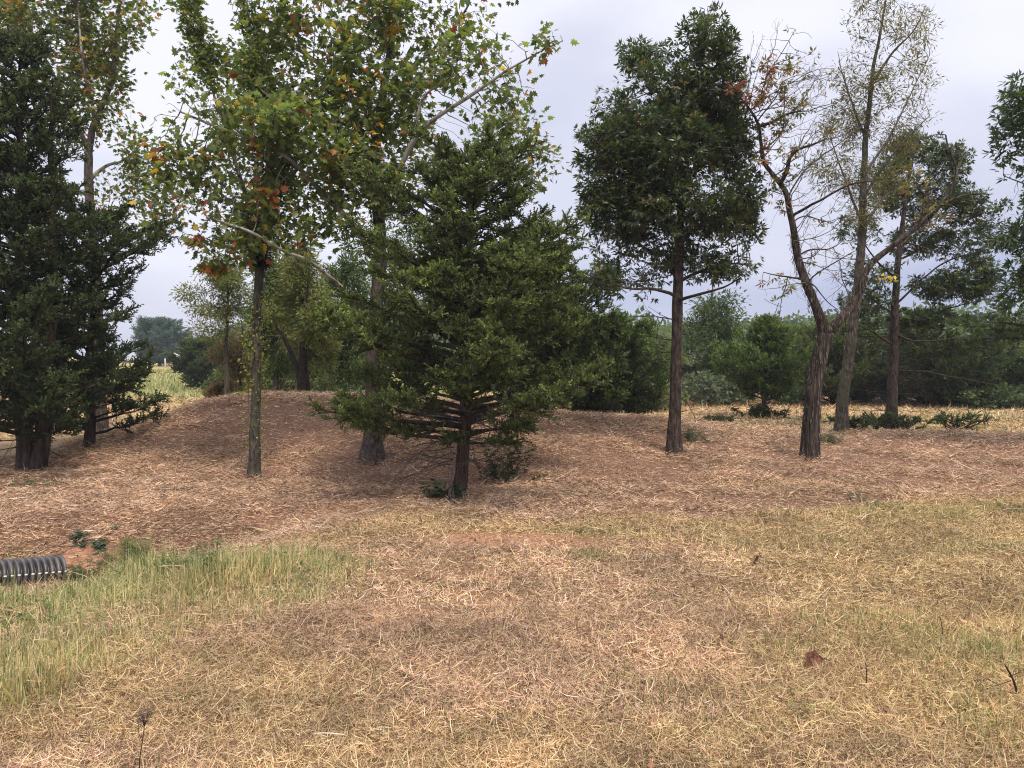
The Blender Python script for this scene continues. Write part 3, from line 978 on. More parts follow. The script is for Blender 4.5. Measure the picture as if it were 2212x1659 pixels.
def juniper(name, label, base, height, prof, nprim, trunk_r, cols, tips, group=None, sprays=T_SPR, ssz=(0.12, 0.2), dens=1.0, z0=0.0,
            droop=0.0, lean=(0, 0), seed=0, wide=(1, 1), bare_below=0.0, dbl=None, upturn=0.5, mat=None, cat='tree', gap=0.0, sub=0.16, trunk_top=1.0, side=None):
    """base: world point; prof: [(height, radius)...] of the crown; z0: lowest branch"""
    mat = mat or M_JUN
    root = thing(name, label, cat, base, group)
    base = np.array(base)
    hs = np.array([p_[0] for p_ in prof]); rs = np.array([p_[1] for p_ in prof])
    tr = []
    trunk_pts = [base + np.array([lean[0] * t + 0.05 * math.sin(3 * t + seed), lean[1] * t, height * t * trunk_top - 0.05]) for t in np.linspace(0, 1, 7)]
    path, t = smooth_path(trunk_pts, 0.06, 0.08)
    rad = trunk_r * (1 - 0.93 * t) * (1 + 0.55 * np.exp(-t * height / 0.12))
    tr.append(tube(path, rad, 14, 0.22, seed))
    if dbl is not None:
        pts = [base + np.array([dbl[0] * min(t_ * 3.5, 1.6) + 0.12, dbl[1] * t_, height * t_ * 0.9 - 0.05]) for t_ in np.linspace(0, 1, 7)]
        p2, t2 = smooth_path(pts, 0.06, 0.08)
        emit(root, 'trunk', [tube(p2, trunk_r * 0.95 * (1 - 0.93 * t2) * (1 + 0.4 * np.exp(-t2 * height / 0.12)), 14, 0.22, seed + 3)], B_RED, True)
    emit(root, 'trunk', tr, B_RED, True)
    EA, EB, RA, RB = [], [], [], []
    SP, SD, SF = [], [], []
    r_ = np.random.default_rng(seed + 1000)
    for b in range(nprim):
        u = (b + r_.uniform(0, 1)) / nprim
        h = z0 + (height * 0.985 - z0) * u ** 0.95
        az = b * 2.39996 + r_.uniform(-0.5, 0.5)
        L = np.interp(h, hs, rs) * (r_.uniform(0.5, 1.18) if r_.uniform() < .75 else r_.uniform(.9, 1.28))
        if gap and r_.uniform() < gap: L *= r_.uniform(0.3, 0.7)
        dx, dy = math.cos(az), math.sin(az)
        L *= (wide[0] if dx < 0 else wide[1]) * abs(dx) + abs(dy)
        if side is not None: L *= side(h, az)
        if L < 0.05: continue
        ti = min(h / (height * trunk_top), 1)
        st = np.array([np.interp(ti, t, path[:, k]) for k in range(3)]); st[2] = base[2] + h
        n = 9
        pts = []
        droop_ = droop; droop = droop_ + (.45 * max(0, 1 - h / 1.3) if droop_ > .2 else 0)
        for i in range(n):
            f = i / (n - 1)
            rise = 0.30 * f * (1 - droop) - droop * 0.5 * f * f + upturn * 0.30 * f ** 3
            tip = (h / height) ** 3 * 0.55 * f
            pts.append(st + np.array([dx * L * f, dy * L * f, L * (rise + tip)]) + r_.normal(0, 0.02, 3) * f)
        pts = np.array(pts)
        droop = droop_
        zc_ = base[2] + height * r_.uniform(.93, 1.03)
        pts[:, 2] = np.where(pts[:, 2] > zc_ - .25, zc_ - .25 + .25 * (1 - np.exp(-(pts[:, 2] - zc_ + .25) / .25)), pts[:, 2])
        r0 = 0.012 + 0.016 * min(L, 2.0)
        for i in range(n - 1):
            EA.append(pts[i]); EB.append(pts[i + 1]); RA.append(r0 * (1 - i / n)); RB.append(r0 * (1 - (i + 1) / n))
        # side branches
        ns = int(max(3, L / sub * 2.2) * dens)
        bare = bare_below if h < height * 0.35 else bare_below * 0.6
        for k in range(ns):
            f = bare + (1 - bare) * r_.uniform(0.0, 1.0) ** 0.8
            p = np.array([np.interp(f, np.linspace(0, 1, n), pts[:, c]) for c in range(3)])
            sl = (0.10 + 0.34 * min(L, 1.6) * (1 - f) ** 0.7 * 0.6 + 0.1) * r_.uniform(0.6, 1.2)
            sa = az + r_.choice([-1, 1]) * r_.uniform(0.4, 1.2)
            sv = np.array([math.cos(sa), math.sin(sa), r_.uniform(-0.15, 0.65) - droop * 0.5])
            sv /= np.linalg.norm(sv)
            e_ = p + sv * sl
            EA.append(p); EB.append(e_); RA.append(0.006); RB.append(0.003)
            m = max(3, int(sl / 0.033))
            for j in range(m):
                g = (j + 0.6) / m
                q_ = p + sv * sl * g
                dd = sv * 0.6 + r_.normal(0, 0.6, 3) + np.array([0, 0, 0.40])
                SP.append(q_); SD.append(dd); SF.append(f)
        for f in (0.72, 0.82, 0.9, 0.97, 1.0):
            p = np.array([np.interp(f, np.linspace(0, 1, n), pts[:, c]) for c in range(3)])
            for _ in range(2):
                SF.append(1.0); SP.append(p); SD.append((pts[-1] - pts[-3]) / np.linalg.norm(pts[-1] - pts[-3]) + r_.normal(0, .35, 3) + np.array([0, 0, .35]))
    EA, EB, RA, RB = map(np.array, (EA, EB, RA, RB))
    emit(root, 'limbs', [edge_tubes(EA, EB, RA, RB, 5)], B_DTWIG)
    SP = np.array(SP); SD = np.array(SD); n = len(SP)
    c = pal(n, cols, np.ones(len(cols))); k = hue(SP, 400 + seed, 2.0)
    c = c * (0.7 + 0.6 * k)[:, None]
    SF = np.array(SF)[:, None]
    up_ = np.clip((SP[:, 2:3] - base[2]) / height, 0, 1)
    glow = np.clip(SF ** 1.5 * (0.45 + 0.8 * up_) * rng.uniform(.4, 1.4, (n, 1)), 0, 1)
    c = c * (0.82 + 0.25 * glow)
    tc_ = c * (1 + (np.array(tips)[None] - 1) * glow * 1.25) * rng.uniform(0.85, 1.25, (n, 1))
    sz = rng.uniform(ssz[0], ssz[1], n)
    g = rng.integers(0, len(sprays), n)
    parts = []
    nr_ = rdir(n) * 0.9 + np.array([0, 0, 1])
    for q_ in range(len(sprays)):
        mk = g == q_
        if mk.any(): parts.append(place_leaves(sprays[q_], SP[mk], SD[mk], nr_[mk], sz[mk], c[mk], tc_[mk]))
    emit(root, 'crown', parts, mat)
    print(name, 'sprays', n, round(time.time() - T0, 1))
    return root

def zat(py, d):
    return float(P(CX, py, d)[2])

# ================================================================== the trees, nearest group first
JC = [(0.046, 0.062, 0.018), (0.037, 0.050, 0.017), (0.060, 0.078, 0.021)]
JCB = [(0.044, 0.060, 0.022), (0.036, 0.049, 0.020), (0.056, 0.072, 0.026)]

# --- front juniper
b = G(985, 1068)
JF = [(0.068, 0.088, 0.028), (0.053, 0.070, 0.024), (0.084, 0.106, 0.033)]
juniper('juniper_tree', 'tall ragged juniper at the middle of the picture, leafy sprouts at its foot', b, 4.15,
        [(0.45, 0.9), (0.75, 1.35), (1.1, 1.38), (1.7, 1.22), (2.4, 1.05), (3.0, .88), (3.5, .66), (3.9, .36), (4.15, 0.1)], 128, 0.088, JF, (2.1, 2.1, 1.7),
        ssz=(0.09, 0.17), dens=.95, z0=0.58, droop=0.24, lean=(0.22, 0.0), seed=1, bare_below=0.42, upturn=0.6, sub=0.14, gap=.3)
# --- juniper behind the bank
b = np.array([P(1130, 850, 15.4)[0], 15.4, 0]); b[2] = float(H(b[0], b[1]))
hj = zat(560, 15.4) - b[2]
juniper('juniper_tree', 'dark juniper behind the bank, showing to the right of the tall ragged one', b, hj,
        [(0.3, 1.5), (1.2, 1.7), (2.0, 1.3), (2.8, .8), (hj, 0.15)], 90, 0.12, JC, (1.7, 1.75, 1.5),
        ssz=(0.14, 0.25), dens=0.9, z0=0.2, droop=0.05, seed=2, upturn=0.8, gap=0.28, sub=0.17, bare_below=0.15)
# --- juniper to the right of it
b = np.array([P(1300, 850, 17.2)[0], 17.2, 0]); b[2] = float(H(b[0], b[1]))
juniper('juniper_tree', 'low wide green juniper behind the bank, between the tall ragged one and the dark oak', b, zat(690, 17.2) - b[2],
        [(0.1, 1.1), (0.8, 1.25), (1.6, 0.8), (2.4, 0.2)], 70, 0.09, [(0.07, 0.098, 0.03), (0.058, 0.08, 0.028)], (1.8, 1.9, 1.5),
        ssz=(0.16, 0.27), dens=1.0, z0=0.1, seed=3, upturn=0.8)
# --- big left juniper with two trunks
b = G(62, 1017)
hL = zat(60, b[1]) - b[2]
juniper('juniper_tree', 'huge dark double-trunked juniper filling the left edge', b, hL,
        [(0.35, 1.1), (1.2, 1.25), (2.2, .95), (3.2, 0.78), (4.2, 0.60), (5.2, 0.4), (hL, 0.15)], 165, 0.12, JCB, (1.7, 1.8, 1.5),
        ssz=(0.11, 0.2), dens=.9, z0=0.42, droop=0.15, seed=4, dbl=(0.16, 0.1), upturn=0.7, gap=0.25, wide=(1.9, 0.95), bare_below=0.12, sub=0.16)
# --- thinner juniper right behind it
b = G(200, 968)
hL = zat(440, b[1]) - b[2]
def sideL(h, az):
    z = h
    right = math.cos(az) > 0
    if right and 1.55 < z < 2.15: return 0.35
    return 1.0
juniper('juniper_tree', 'thin open juniper with a dark single trunk, right behind the huge left one', b, hL,
        [(0.15, .8), (0.9, 0.5), (1.4, .6), (1.9, 0.35), (2.6, 0.8), (3.3, 0.65), (4.0, 0.3), (hL, 0.1)], 80, 0.085, JCB, (1.6, 1.7, 1.5),
        ssz=(0.11, 0.2), dens=0.75, z0=0.2, droop=0.12, seed=5, gap=0.3, upturn=0.4, side=sideL, bare_below=0.25)

SYC_C = [(0.155, 0.195, 0.052), (0.110, 0.150, 0.044), (0.19, 0.225, 0.066), (0.25, 0.25, 0.078), (0.075, 0.108, 0.038)]
SYC_ODD = [(0.42, 0.14, 0.035), (0.50, 0.26, 0.04), (0.30, 0.075, 0.035), (0.52, 0.36, 0.06), (0.33, 0.17, 0.07)]

# --- central sycamore
b = G(803, 992); d0 = b[1]
sk = Skel()
sk.add_path([b - [0, 0, .08], P(806, 900, d0), P(806, 780, d0), P(812, 650, d0), P(822, 520, d0), P(815, 450, d0 + .1), P(806, 380, d0 + .1), P(812, 300, d0 + .1), P(830, 180, d0 + .2), P(850, 60, d0 + .3), P(862, -60, d0 + .4), P(870, -170, d0 + .4)], 0.125, 0.025, pid=0, wob=.03)
sk.add_path([P(819, 455, d0 + .05), P(835, 425, d0 - .1), P(860, 370, d0 - .3), P(890, 310, d0 - .45), P(925, 265, d0 - .6), P(985, 225, d0 - .8), P(1050, 180, d0 - .9), P(1130, 130, d0 - 1.0), P(1215, 85, d0 - 1.1)], .042, .007, pid=1, wob=.03)
sk.add_path([P(800, 560, d0), P(780, 510, d0 - .2), P(750, 470, d0 - .4), P(700, 425, d0 - .6), P(660, 375, d0 - .8), P(600, 325, d0 - 1.), P(540, 300, d0 - 1.2), P(470, 275, d0 - 1.3), P(390, 240, d0 - 1.4)], .042, .008, pid=2, wob=.03)
sk.add_path([P(808, 700, d0), P(760, 640, d0 - .4), P(715, 600, d0 - .7), P(665, 560, d0 - 1.0), P(610, 540, d0 - 1.2), P(540, 500, d0 - 1.4), P(450, 470, d0 - 1.5)], .034, .007, pid=3, wob=.03)
sk.add_path([P(808, 390, d0), P(780, 300, d0 + .3), P(745, 220, d0 + .5), P(700, 150, d0 + .6), P(640, 105, d0 + .6), P(560, 78, d0 + .6), P(500, 40, d0 + .7)], .036, .007, pid=4, wob=.03)
sk.add_path([P(812, 300, d0), P(850, 220, d0 + .4), P(900, 140, d0 + .5), P(960, 80, d0 + .5), P(1010, 10, d0 + .5)], .03, .007, pid=5)
sk.add_path([P(806, 360, d0), P(740, 330, d0 - .4), P(690, 290, d0 - .5), P(620, 240, d0 - .6), P(560, 190, d0 - .6)], .025, .006, pid=6)
sk.add_path([P(895, 300, d0 - .45), P(905, 240, d0 - .5), P(925, 200, d0 - .5), P(960, 180, d0 - .6)], .022, .006, pid=7)
els = [(700, 60, 170, 80), (800, 200, 120, 110), (820, 20, 130, 70), (540, 255, 170, 55, -1.3), (930, 110, 55, 100), (1030, 140, 95, 100, -.8), (1180, 90, 55, 38, -1.1),
       (1010, 10, 50, 55), (705, 345, 115, 95, -.6), (480, 400, 120, 90, -1.2), (500, 520, 95, 55, -1.2), (830, 390, 90, 70), (1090, 290, 90, 60, .3), (1170, 355, 60, 55, .3),
       (1160, 270, 30, 30, .3), (370, 330, 55, 70, -1.2), (890, 280, 70, 60), (610, 450, 80, 80, -.9), (960, 380, 70, 60), (620, 190, 80, 40), (430, 560, 30, 25, -1.2), (590, 20, 90, 40),
       (360, 270, 45, 60, -1.3), (400, 180, 40, 40, -1.2), (420, 350, 70, 60, -1.2), (340, 420, 35, 50, -1.2), (780, -90, 220, 70), (1050, -60, 120, 50), (560, -60, 140, 50), (690, 480, 50, 60), (1100, 200, 60, 40, -.8), (520, 150, 60, 60, .4), (700, 210, 60, 60)]
att = vol(els, d0, 95)
sk.grow(att, step=.13, kill=.20, jit=.2, trop=.04, root_ok=lambda p: p[2] > 2.35)
broadleaf('sycamore_tree', 'broad sycamore with pale flaking limbs, green leaves turning orange, left of the middle', 'tree', b, sk, T_LOBE, (0.05, 0.125), 15500, 6, 0.20,
          SYC_C, [3, 3, 2, 1.2, 2], M_SYC, B_SYCT, B_SYCL, odd=(SYC_ODD, .10, 1), flat=0.75, seed=1, rough=.14, flare=2.0)

# --- tree with the vine-clad trunk
b = G(548, 1032); d0 = b[1]
sk = Skel()
sk.add_path([b - [0, 0, .08], P(549, 950, d0), P(551, 850, d0), P(553, 750, d0), P(556, 650, d0), P(561, 560, d0), P(566, 470, d0 + .1), P(575, 380, d0 + .1), P(582, 290, d0 + .2), P(578, 200, d0 + .2), P(570, 120, d0 + .2)], .072, .014, pid=0, wob=.04)
sk.add_path([P(563, 520, d0), P(530, 420, d0 + .2), P(500, 330, d0 + .3), P(470, 230, d0 + .4), P(440, 120, d0 + .4), P(410, 40, d0 + .4)], .035, .006, pid=1)
sk.add_path([P(566, 500, d0), P(600, 420, d0 + .2), P(620, 340, d0 + .3)], .03, .006, pid=2)
sk.add_path([P(580, 300, d0), P(560, 220, d0 + .3), P(545, 130, d0 + .3), P(540, 60, d0 + .3)], .02, .006, pid=3)
els = [(420, 60, 35, 50, .4), (440, 150, 38, 70, .4), (475, 240, 40, 60, .4), (510, 340, 50, 60, .3), (555, 160, 40, 90, .3), (600, 250, 45, 90, .3), (590, 370, 60, 60, .2), (560, 470, 70, 60, .1), (530, 540, 60, 30, .1), (600, 530, 50, 35, .1),
       (400, -20, 40, 50, .4), (540, 40, 30, 40, .3)]
att = vol(els, d0, 130, 0)
sk.grow(att, step=.11, kill=.17, jit=.2, trop=.08, root_ok=lambda p: p[2] > 2.9)
broadleaf('slender_tree', 'slim tree whose grey trunk is wrapped in yellow-leaved vine, small green leaves above', 'tree', b, sk, T_LOBE, (0.04, 0.08), 7500, 6, 0.15,
          [(0.12, 0.16, 0.042), (0.17, 0.20, 0.05), (0.085, 0.12, 0.036), (0.25, 0.235, 0.065)], [3, 2, 2, .8], M_SYC, B_GREY, B_TWIG, seed=2, rough=.26, flare=1.7, flat=.9)
vroot_base = b.copy()

# --- sycamore behind the left juniper
b = np.array([P(215, 900, 15.0)[0], 15.0, 0]); b[2] = float(H(b[0], b[1])); d0 = 15.0
sk = Skel()
sk.add_path([b - [0, 0, .08], P(212, 800, d0), P(208, 650, d0), P(200, 520, d0), P(190, 400, d0), P(195, 300, d0), P(215, 240, d0), P(240, 170, d0), P(250, 80, d0), P(262, -40, d0)], .13, .02, pid=0)
sk.add_path([P(192, 390, d0), P(230, 360, d0 + .2), P(270, 345, d0 + .2), P(320, 300, d0 + .2)], .04, .008, pid=1)
sk.add_path([P(205, 600, d0), P(250, 545, d0 - .3), P(310, 500, d0 - .4), P(380, 470, d0 - .5)], .04, .008, pid=2)
sk.add_path([P(192, 330, d0), P(150, 240, d0 + .3), P(110, 150, d0 + .3), P(60, 60, d0 + .3), P(20, -20, d0 + .3)], .05, .008, pid=3)
sk.add_path([P(205, 260, d0), P(180, 150, d0 - .3), P(170, 60, d0 - .3), P(165, -30, d0 - .3)], .035, .008, pid=4)
els = [(50, 60, 80, 70), (170, 90, 90, 100), (285, 50, 50, 55), (190, 250, 90, 70), (290, 330, 45, 45), (270, 430, 70, 50), (370, 425, 60, 45), (350, 470, 50, 25), (100, 170, 70, 60),
       (-30, 30, 80, 90), (20, 10, 60, 40), (290, -30, 60, 50), (170, -40, 120, 60), (240, 160, 50, 60), (260, 240, 40, 50), (330, 380, 40, 40)]
att = vol(els, d0, 45)
sk.grow(att, step=.17, kill=.27, jit=.2, trop=.04, root_ok=lambda p: p[2] > 3.2)
broadleaf('sycamore_tree', 'sycamore behind the huge left juniper, olive leaves edged with rust', 'tree', b, sk, T_LOBE, (0.06, 0.12), 10000, 6, 0.24,
          [(0.15, 0.18, 0.05), (0.11, 0.14, 0.042), (0.21, 0.21, 0.07), (0.08, 0.105, 0.038)], [3, 3, 1.5, 2], M_SYC, B_SYCT, B_SYCL, odd=(SYC_ODD, .12, 2), seed=3, rough=.1)

# --- dark oak right of the middle
OAK_C = [(0.052, 0.074, 0.028), (0.068, 0.094, 0.034), (0.094, 0.120, 0.040), (0.040, 0.058, 0.027)]
b = G(1457, 980); d0 = b[1]
sk = Skel()
sk.add_path([b - [0, 0, .08], P(1458, 900, d0), P(1460, 800, d0), P(1463, 700, d0), P(1466, 600, d0), P(1468, 500, d0), P(1474, 400, d0), P(1485, 300, d0), P(1500, 200, d0), P(1520, 110, d0), P(1530, 40, d0)], .100, .012, pid=0, wob=.03)
limbs = [((1464, 640), (1410, 625), (1350, 622), (1290, 600), -.5), ((1466, 610), (1520, 585), (1570, 570), (1620, 575), .4), ((1467, 560), (1400, 540), (1340, 500), (1290, 470), .6), ((1468, 520), (1530, 480), (1590, 450), (1630, 430), -.4),
         ((1472, 440), (1400, 400), (1330, 350), (1280, 300), -.5), ((1478, 380), (1540, 340), (1590, 290), (1610, 240), .5), ((1490, 280), (1440, 220), (1400, 170), (1370, 140), .5), ((1510, 180), (1560, 130), (1580, 80), (1585, 50), -.3),
         ((1465, 650), (1500, 640), (1560, 620), (1600, 600), -1.0), ((1466, 600), (1440, 570), (1400, 570), (1370, 560), 1.1)]
for k, (a1, a2, a3, a4, dz) in enumerate(limbs):
    sk.add_path([P(*a1, d0), P(*a2, d0 + dz * .4), P(*a3, d0 + dz * .8), P(*a4, d0 + dz * 1.2)], .028, .006, pid=k + 1, wob=.08)
els = [(1520, 85, 60, 60), (1525, 40, 35, 28), (1450, 170, 90, 70), (1560, 180, 55, 85), (1330, 255, 70, 65), (1420, 320, 140, 90), (1585, 320, 50, 90), (1450, 440, 165, 90), (1300, 430, 55, 80), (1600, 490, 50, 70),
       (1370, 590, 90, 38), (1540, 575, 100, 45), (1290, 590, 45, 28), (1380, 120, 45, 40), (1280, 330, 40, 60), (1610, 410, 40, 60), (1500, 250, 80, 60), (1250, 300, 14, 18), (1420, 520, 100, 50)]
att = vol(els, d0, 120)
sk.grow(att, step=.12, kill=.18, jit=.22, trop=.03, root_ok=lambda p: p[2] > 2.2)
broadleaf('oak_tree', 'dark green oak with a straight dark trunk and full egg-shaped crown, right of the middle', 'tree', b, sk, T_CLUS, (0.085, 0.14), 11500, 6, 0.13,
          OAK_C, [3, 3, 2, 2], M_OAK, B_OAK, B_OAK, odd=([(0.13, 0.15, 0.03), (0.18, 0.13, 0.05)], .10, 3), seed=4, rough=.2, flare=1.8, flat=.9)
OAK_BASE = b.copy(); OAK_D = d0

# --- forked shaggy tree
b = G(1750, 992); d0 = b[1]
sk = Skel()
sk.add_path([b - [0, 0, .08], P(1751, 930, d0), P(1756, 860, d0), P(1766, 790, d0), P(1784, 722, d0)], .122, .100, pid=0, wob=.02)
sk.add_path([P(1784, 722, d0), P(1762, 660, d0 - .05), P(1740, 610, d0 - .1), P(1724, 560, d0 - .1), P(1715, 500, d0 - .15), P(1705, 455, d0 - .2), P(1697, 415, d0 - .2), P(1672, 380, d0 - .3), P(1650, 350, d0 - .3), P(1642, 300, d0 - .35), P(1636, 265, d0 - .4), P(1610, 225, d0 - .4), P(1580, 195, d0 - .5), P(1545, 180, d0 - .5)], .082, .007, pid=1, wob=.02, power=.8)
sk.add_path([P(1784, 722, d0), P(1815, 690, d0 + .05), P(1845, 650, d0 + .1), P(1866, 600, d0 + .1), P(1884, 568, d0 + .1), P(1938, 524, d0), P(1992, 482, d0 - .2), P(2036, 441, d0 - .4), P(2058, 405, d0 - .4), P(2065, 365, d0 - .4), P(2048, 321, d0 - .4), P(2042, 292, d0 - .4)], .078, .010, pid=2, wob=.02, power=.8)
br = [([(1697, 394), (1700, 370), (1704, 346), (1722, 324), (1750, 315), (1781, 302)], -.3, -.7, .035, .010),
      ([(1647, 280), (1670, 262), (1690, 249), (1711, 240), (1751, 238)], -.35, -.7, .025, .006),
      ([(1628, 240), (1645, 225), (1649, 210), (1649, 190)], -.4, -.6, .018, .006),
      ([(1726, 463), (1748, 445), (1773, 434), (1832, 401), (1870, 392), (1930, 384)], -.2, -1.0, .022, .005),
      ([(1704, 420), (1730, 385), (1763, 346), (1836, 292), (1909, 233)], -.2, .5, .012, .004),
      ([(1732, 606), (1710, 600), (1679, 593), (1650, 588)], -.1, -.5, .016, .005),
      ([(1735, 600), (1760, 620), (1790, 650), (1812, 668)], -.2, -.4, .012, .005),
      ([(1710, 605), (1695, 625), (1690, 650), (1682, 690)], -.3, -.6, .009, .003),
      ([(2036, 441), (2072, 424), (2105, 418), (2138, 418)], -.4, -.8, .022, .006),
      ([(1720, 555), (1750, 540), (1790, 538), (1820, 520)], -.1, .5, .016, .005),
      ([(1710, 480), (1740, 470), (1780, 480), (1800, 475)], -.1, .6, .012, .004),
      ([(1590, 205), (1570, 170), (1540, 150)], -.5, -.7, .010, .003),
      ([(1938, 524), (1980, 530), (2030, 545), (2060, 550)], 0, .6, .014, .004),
      ([(1740, 610), (1780, 580), (1830, 550), (1850, 540)], -.1, -.6, .012, .004),
      ([(1649, 190), (1665, 150), (1690, 110), (1720, 60)], -.6, -.8, .007, .003),
      ([(1650, 215), (1700, 180), (1760, 150), (1800, 145)], -.6, -.2, .007, .003),
      ([(2042, 292), (2035, 285), (2020, 292), (2005, 296)], -.4, -.5, .010, .004)]
for k, (pts, da, db, r0, r1) in enumerate(br):
    n = len(pts)
    sk.add_path([P(*p_, d0 + da + (db - da) * i / (n - 1)) for i, p_ in enumerate(pts)], r0, r1, pid=3 + k, wob=.06)
els = [(1720, 170, 90, 60, -.6), (1700, 260, 80, 50, -.5), (1620, 190, 60, 45, -.6), (1780, 330, 60, 50, 0), (1690, 330, 60, 50, -.5), (1700, 110, 60, 60, -.7), (1800, 470, 70, 50, .2), (1780, 560, 60, 50, .3), (1680, 620, 40, 40, -.5),
       (1930, 380, 60, 25, -1), (1850, 570, 50, 60, 0), (1990, 440, 60, 50, 0), (1830, 400, 60, 40, -.5), (1660, 420, 50, 40, -.3), (2060, 480, 60, 40, -.4), (1760, 230, 60, 40, -.3), (1690, 480, 30, 40, -.2), (1980, 550, 60, 30, .3)]
att = vol(els, d0, 42, 0)
sk.grow(att, step=.11, kill=.18, jit=.35, trop=.03, r_tip=.0028, expo=2.0, maxr=1, root_ok=lambda p: p[2] > 2.2)
sk_dead = sk
rootD = thing('forked_tree', 'old forked tree with shredding bark and mostly bare twisted limbs on the right', 'tree', b)
tp, lp = sk.wood(20, .26, 0, 7, 1.2)
lt = lp
emit(rootD, 'trunk', tp, B_DEAD, True)
emit_limbs(rootD, sk, lp, B_DEAD, True)
pos, dd, oo, idx = clusters(sk, 4, 3, 0.07)
w_ = hue(pos, 505, 1.5)
dens_ = np.zeros(len(pos))
for (ex, ey, rx, ry, pr) in [(1600, 205, 70, 45, .8), (1930, 385, 80, 30, 1.), (1690, 430, 50, 45, .9), (1680, 270, 45, 35, .6), (1680, 620, 50, 40, .5), (1650, 360, 40, 40, .6), (1990, 470, 70, 40, .3)]:
    c_ = P(ex, ey, d0)
    q_ = ((pos[:, 0] - c_[0]) / (rx / FPX * d0)) ** 2 + ((pos[:, 2] - c_[2]) / (ry / FPX * d0)) ** 2
    dens_ = np.maximum(dens_, pr * (q_ < 1.2))
kk = rng.uniform(0, 1, len(pos)) < np.clip(dens_ + .05, 0, 1)
pos, oo = pos[kk], oo[kk]
n = len(pos)
c_ = pal(n, [(0.20, 0.17, 0.045), (0.13, 0.14, 0.035), (0.26, 0.17, 0.06), (0.30, 0.13, 0.07)], [3, 3, 2, 1])
red = (pos[:, 0] < P(1640, 0, d0)[0]) & (rng.uniform(0, 1, n) < .6)
c_[red] = pal(int(red.sum()), [(0.32, 0.10, 0.07), (0.28, 0.15, 0.08)], [1, 1])
emit(rootD, 'crown', [place_leaves(T_CLUS[0], pos, oo + np.array([0, 0, -.2]), rdir(n) * .8 + np.array([0, 0, 1]), rng.uniform(.06, .11, n), c_)], M_THIN)
# shaggy bark strips on trunk and lower limbs
tr_ids = [i for i in range(sk.n0) if sk.path[i] in (0, 1, 2) and sk.r[i] > .05]
n = 1500
ti = rng.choice(tr_ids, n); th = rng.uniform(0, 2 * np.pi, n)
rr_ = sk.r[ti]
bp_ = sk.P[ti] + np.stack([np.cos(th), np.sin(th), np.zeros(n)], 1) * rr_[:, None] * 1.02 + np.stack([np.zeros(n), np.zeros(n), rng.uniform(-.08, .08, n)], 1)
pit_ = np.where(rng.uniform(0, 1, n) < .5, rng.uniform(-1.5, -.9, n), rng.uniform(1.0, 1.5, n))
v_ = blades(bp_, th, pit_, rng.uniform(.04, .13, n), rng.uniform(.005, .013, n), rng.normal(0, .3, (n, 2)), pal(n, [(0.10, 0.075, 0.06), (0.05, 0.036, 0.03), (0.22, 0.18, 0.15)], [2, 2, 1]))
emit(rootD, 'bark_strips', [v_], M_STRAW)
print('dead', time.time() - T0)

# --- tall thin-leaved tree behind it
b = G(1818, 937); d0 = b[1]
sk = Skel()
sk.add_path([b - [0, 0, .08], P(1822, 860, d0), P(1832, 780, d0), P(1845, 690, d0), P(1855, 600, d0), P(1862, 500, d0), P(1865, 400, d0), P(1870, 300, d0), P(1880, 200, d0), P(1895, 100, d0), P(1910, 10, d0), P(1915, -60, d0)], .115, .01, pid=0, wob=.05)
for k, (a1, a2, a3, a4, dz) in enumerate([((1862, 480), (1830, 400), (1805, 330), (1790, 280), -.4), ((1866, 380), (1920, 300), (1960, 220), (2010, 120), .5), ((1870, 300), (1840, 220), (1820, 160), (1810, 110), .5), ((1885, 180), (1930, 110), (1975, 60), (2000, 10), -.4),
                                      ((1864, 430), (1910, 360), (1960, 300), (2010, 250), -.5), ((1866, 500), (1900, 440), (1940, 400), (1990, 370), .6)]):
    sk.add_path([P(*a1, d0), P(*a2, d0 + dz * .5), P(*a3, d0 + dz), P(*a4, d0 + dz * 1.4)], .028, .005, pid=k + 1, wob=.06)
els = [(1885, 50, 60, 60), (1985, 60, 42, 50), (1860, 160, 70, 60), (1960, 180, 70, 60), (1830, 270, 70, 50), (1935, 290, 70, 50), (1815, 370, 70, 45), (1895, 400, 80, 45), (1990, 250, 40, 30), (1900, -30, 60, 40), (1860, 460, 60, 30), (2010, 130, 25, 40)]
att = vol(els, d0, 62)
sk.grow(att, step=.14, kill=.22, jit=.22, trop=.08, root_ok=lambda p: p[2] > 3.4)
broadleaf('tall_tree', 'tallest thin tree behind the forked one, sparse olive leaves against the sky', 'tree', b, sk, T_NAR, (0.06, 0.115), 11000, 4, 0.13,
          [(0.19, 0.17, 0.055), (0.12, 0.13, 0.045), (0.26, 0.19, 0.08), (0.09, 0.10, 0.04)], [3, 3, 2.5, 2], M_THIN, B_GREY, B_TWIG, seed=6, rough=.14, flare=1.4, flat=1.0)

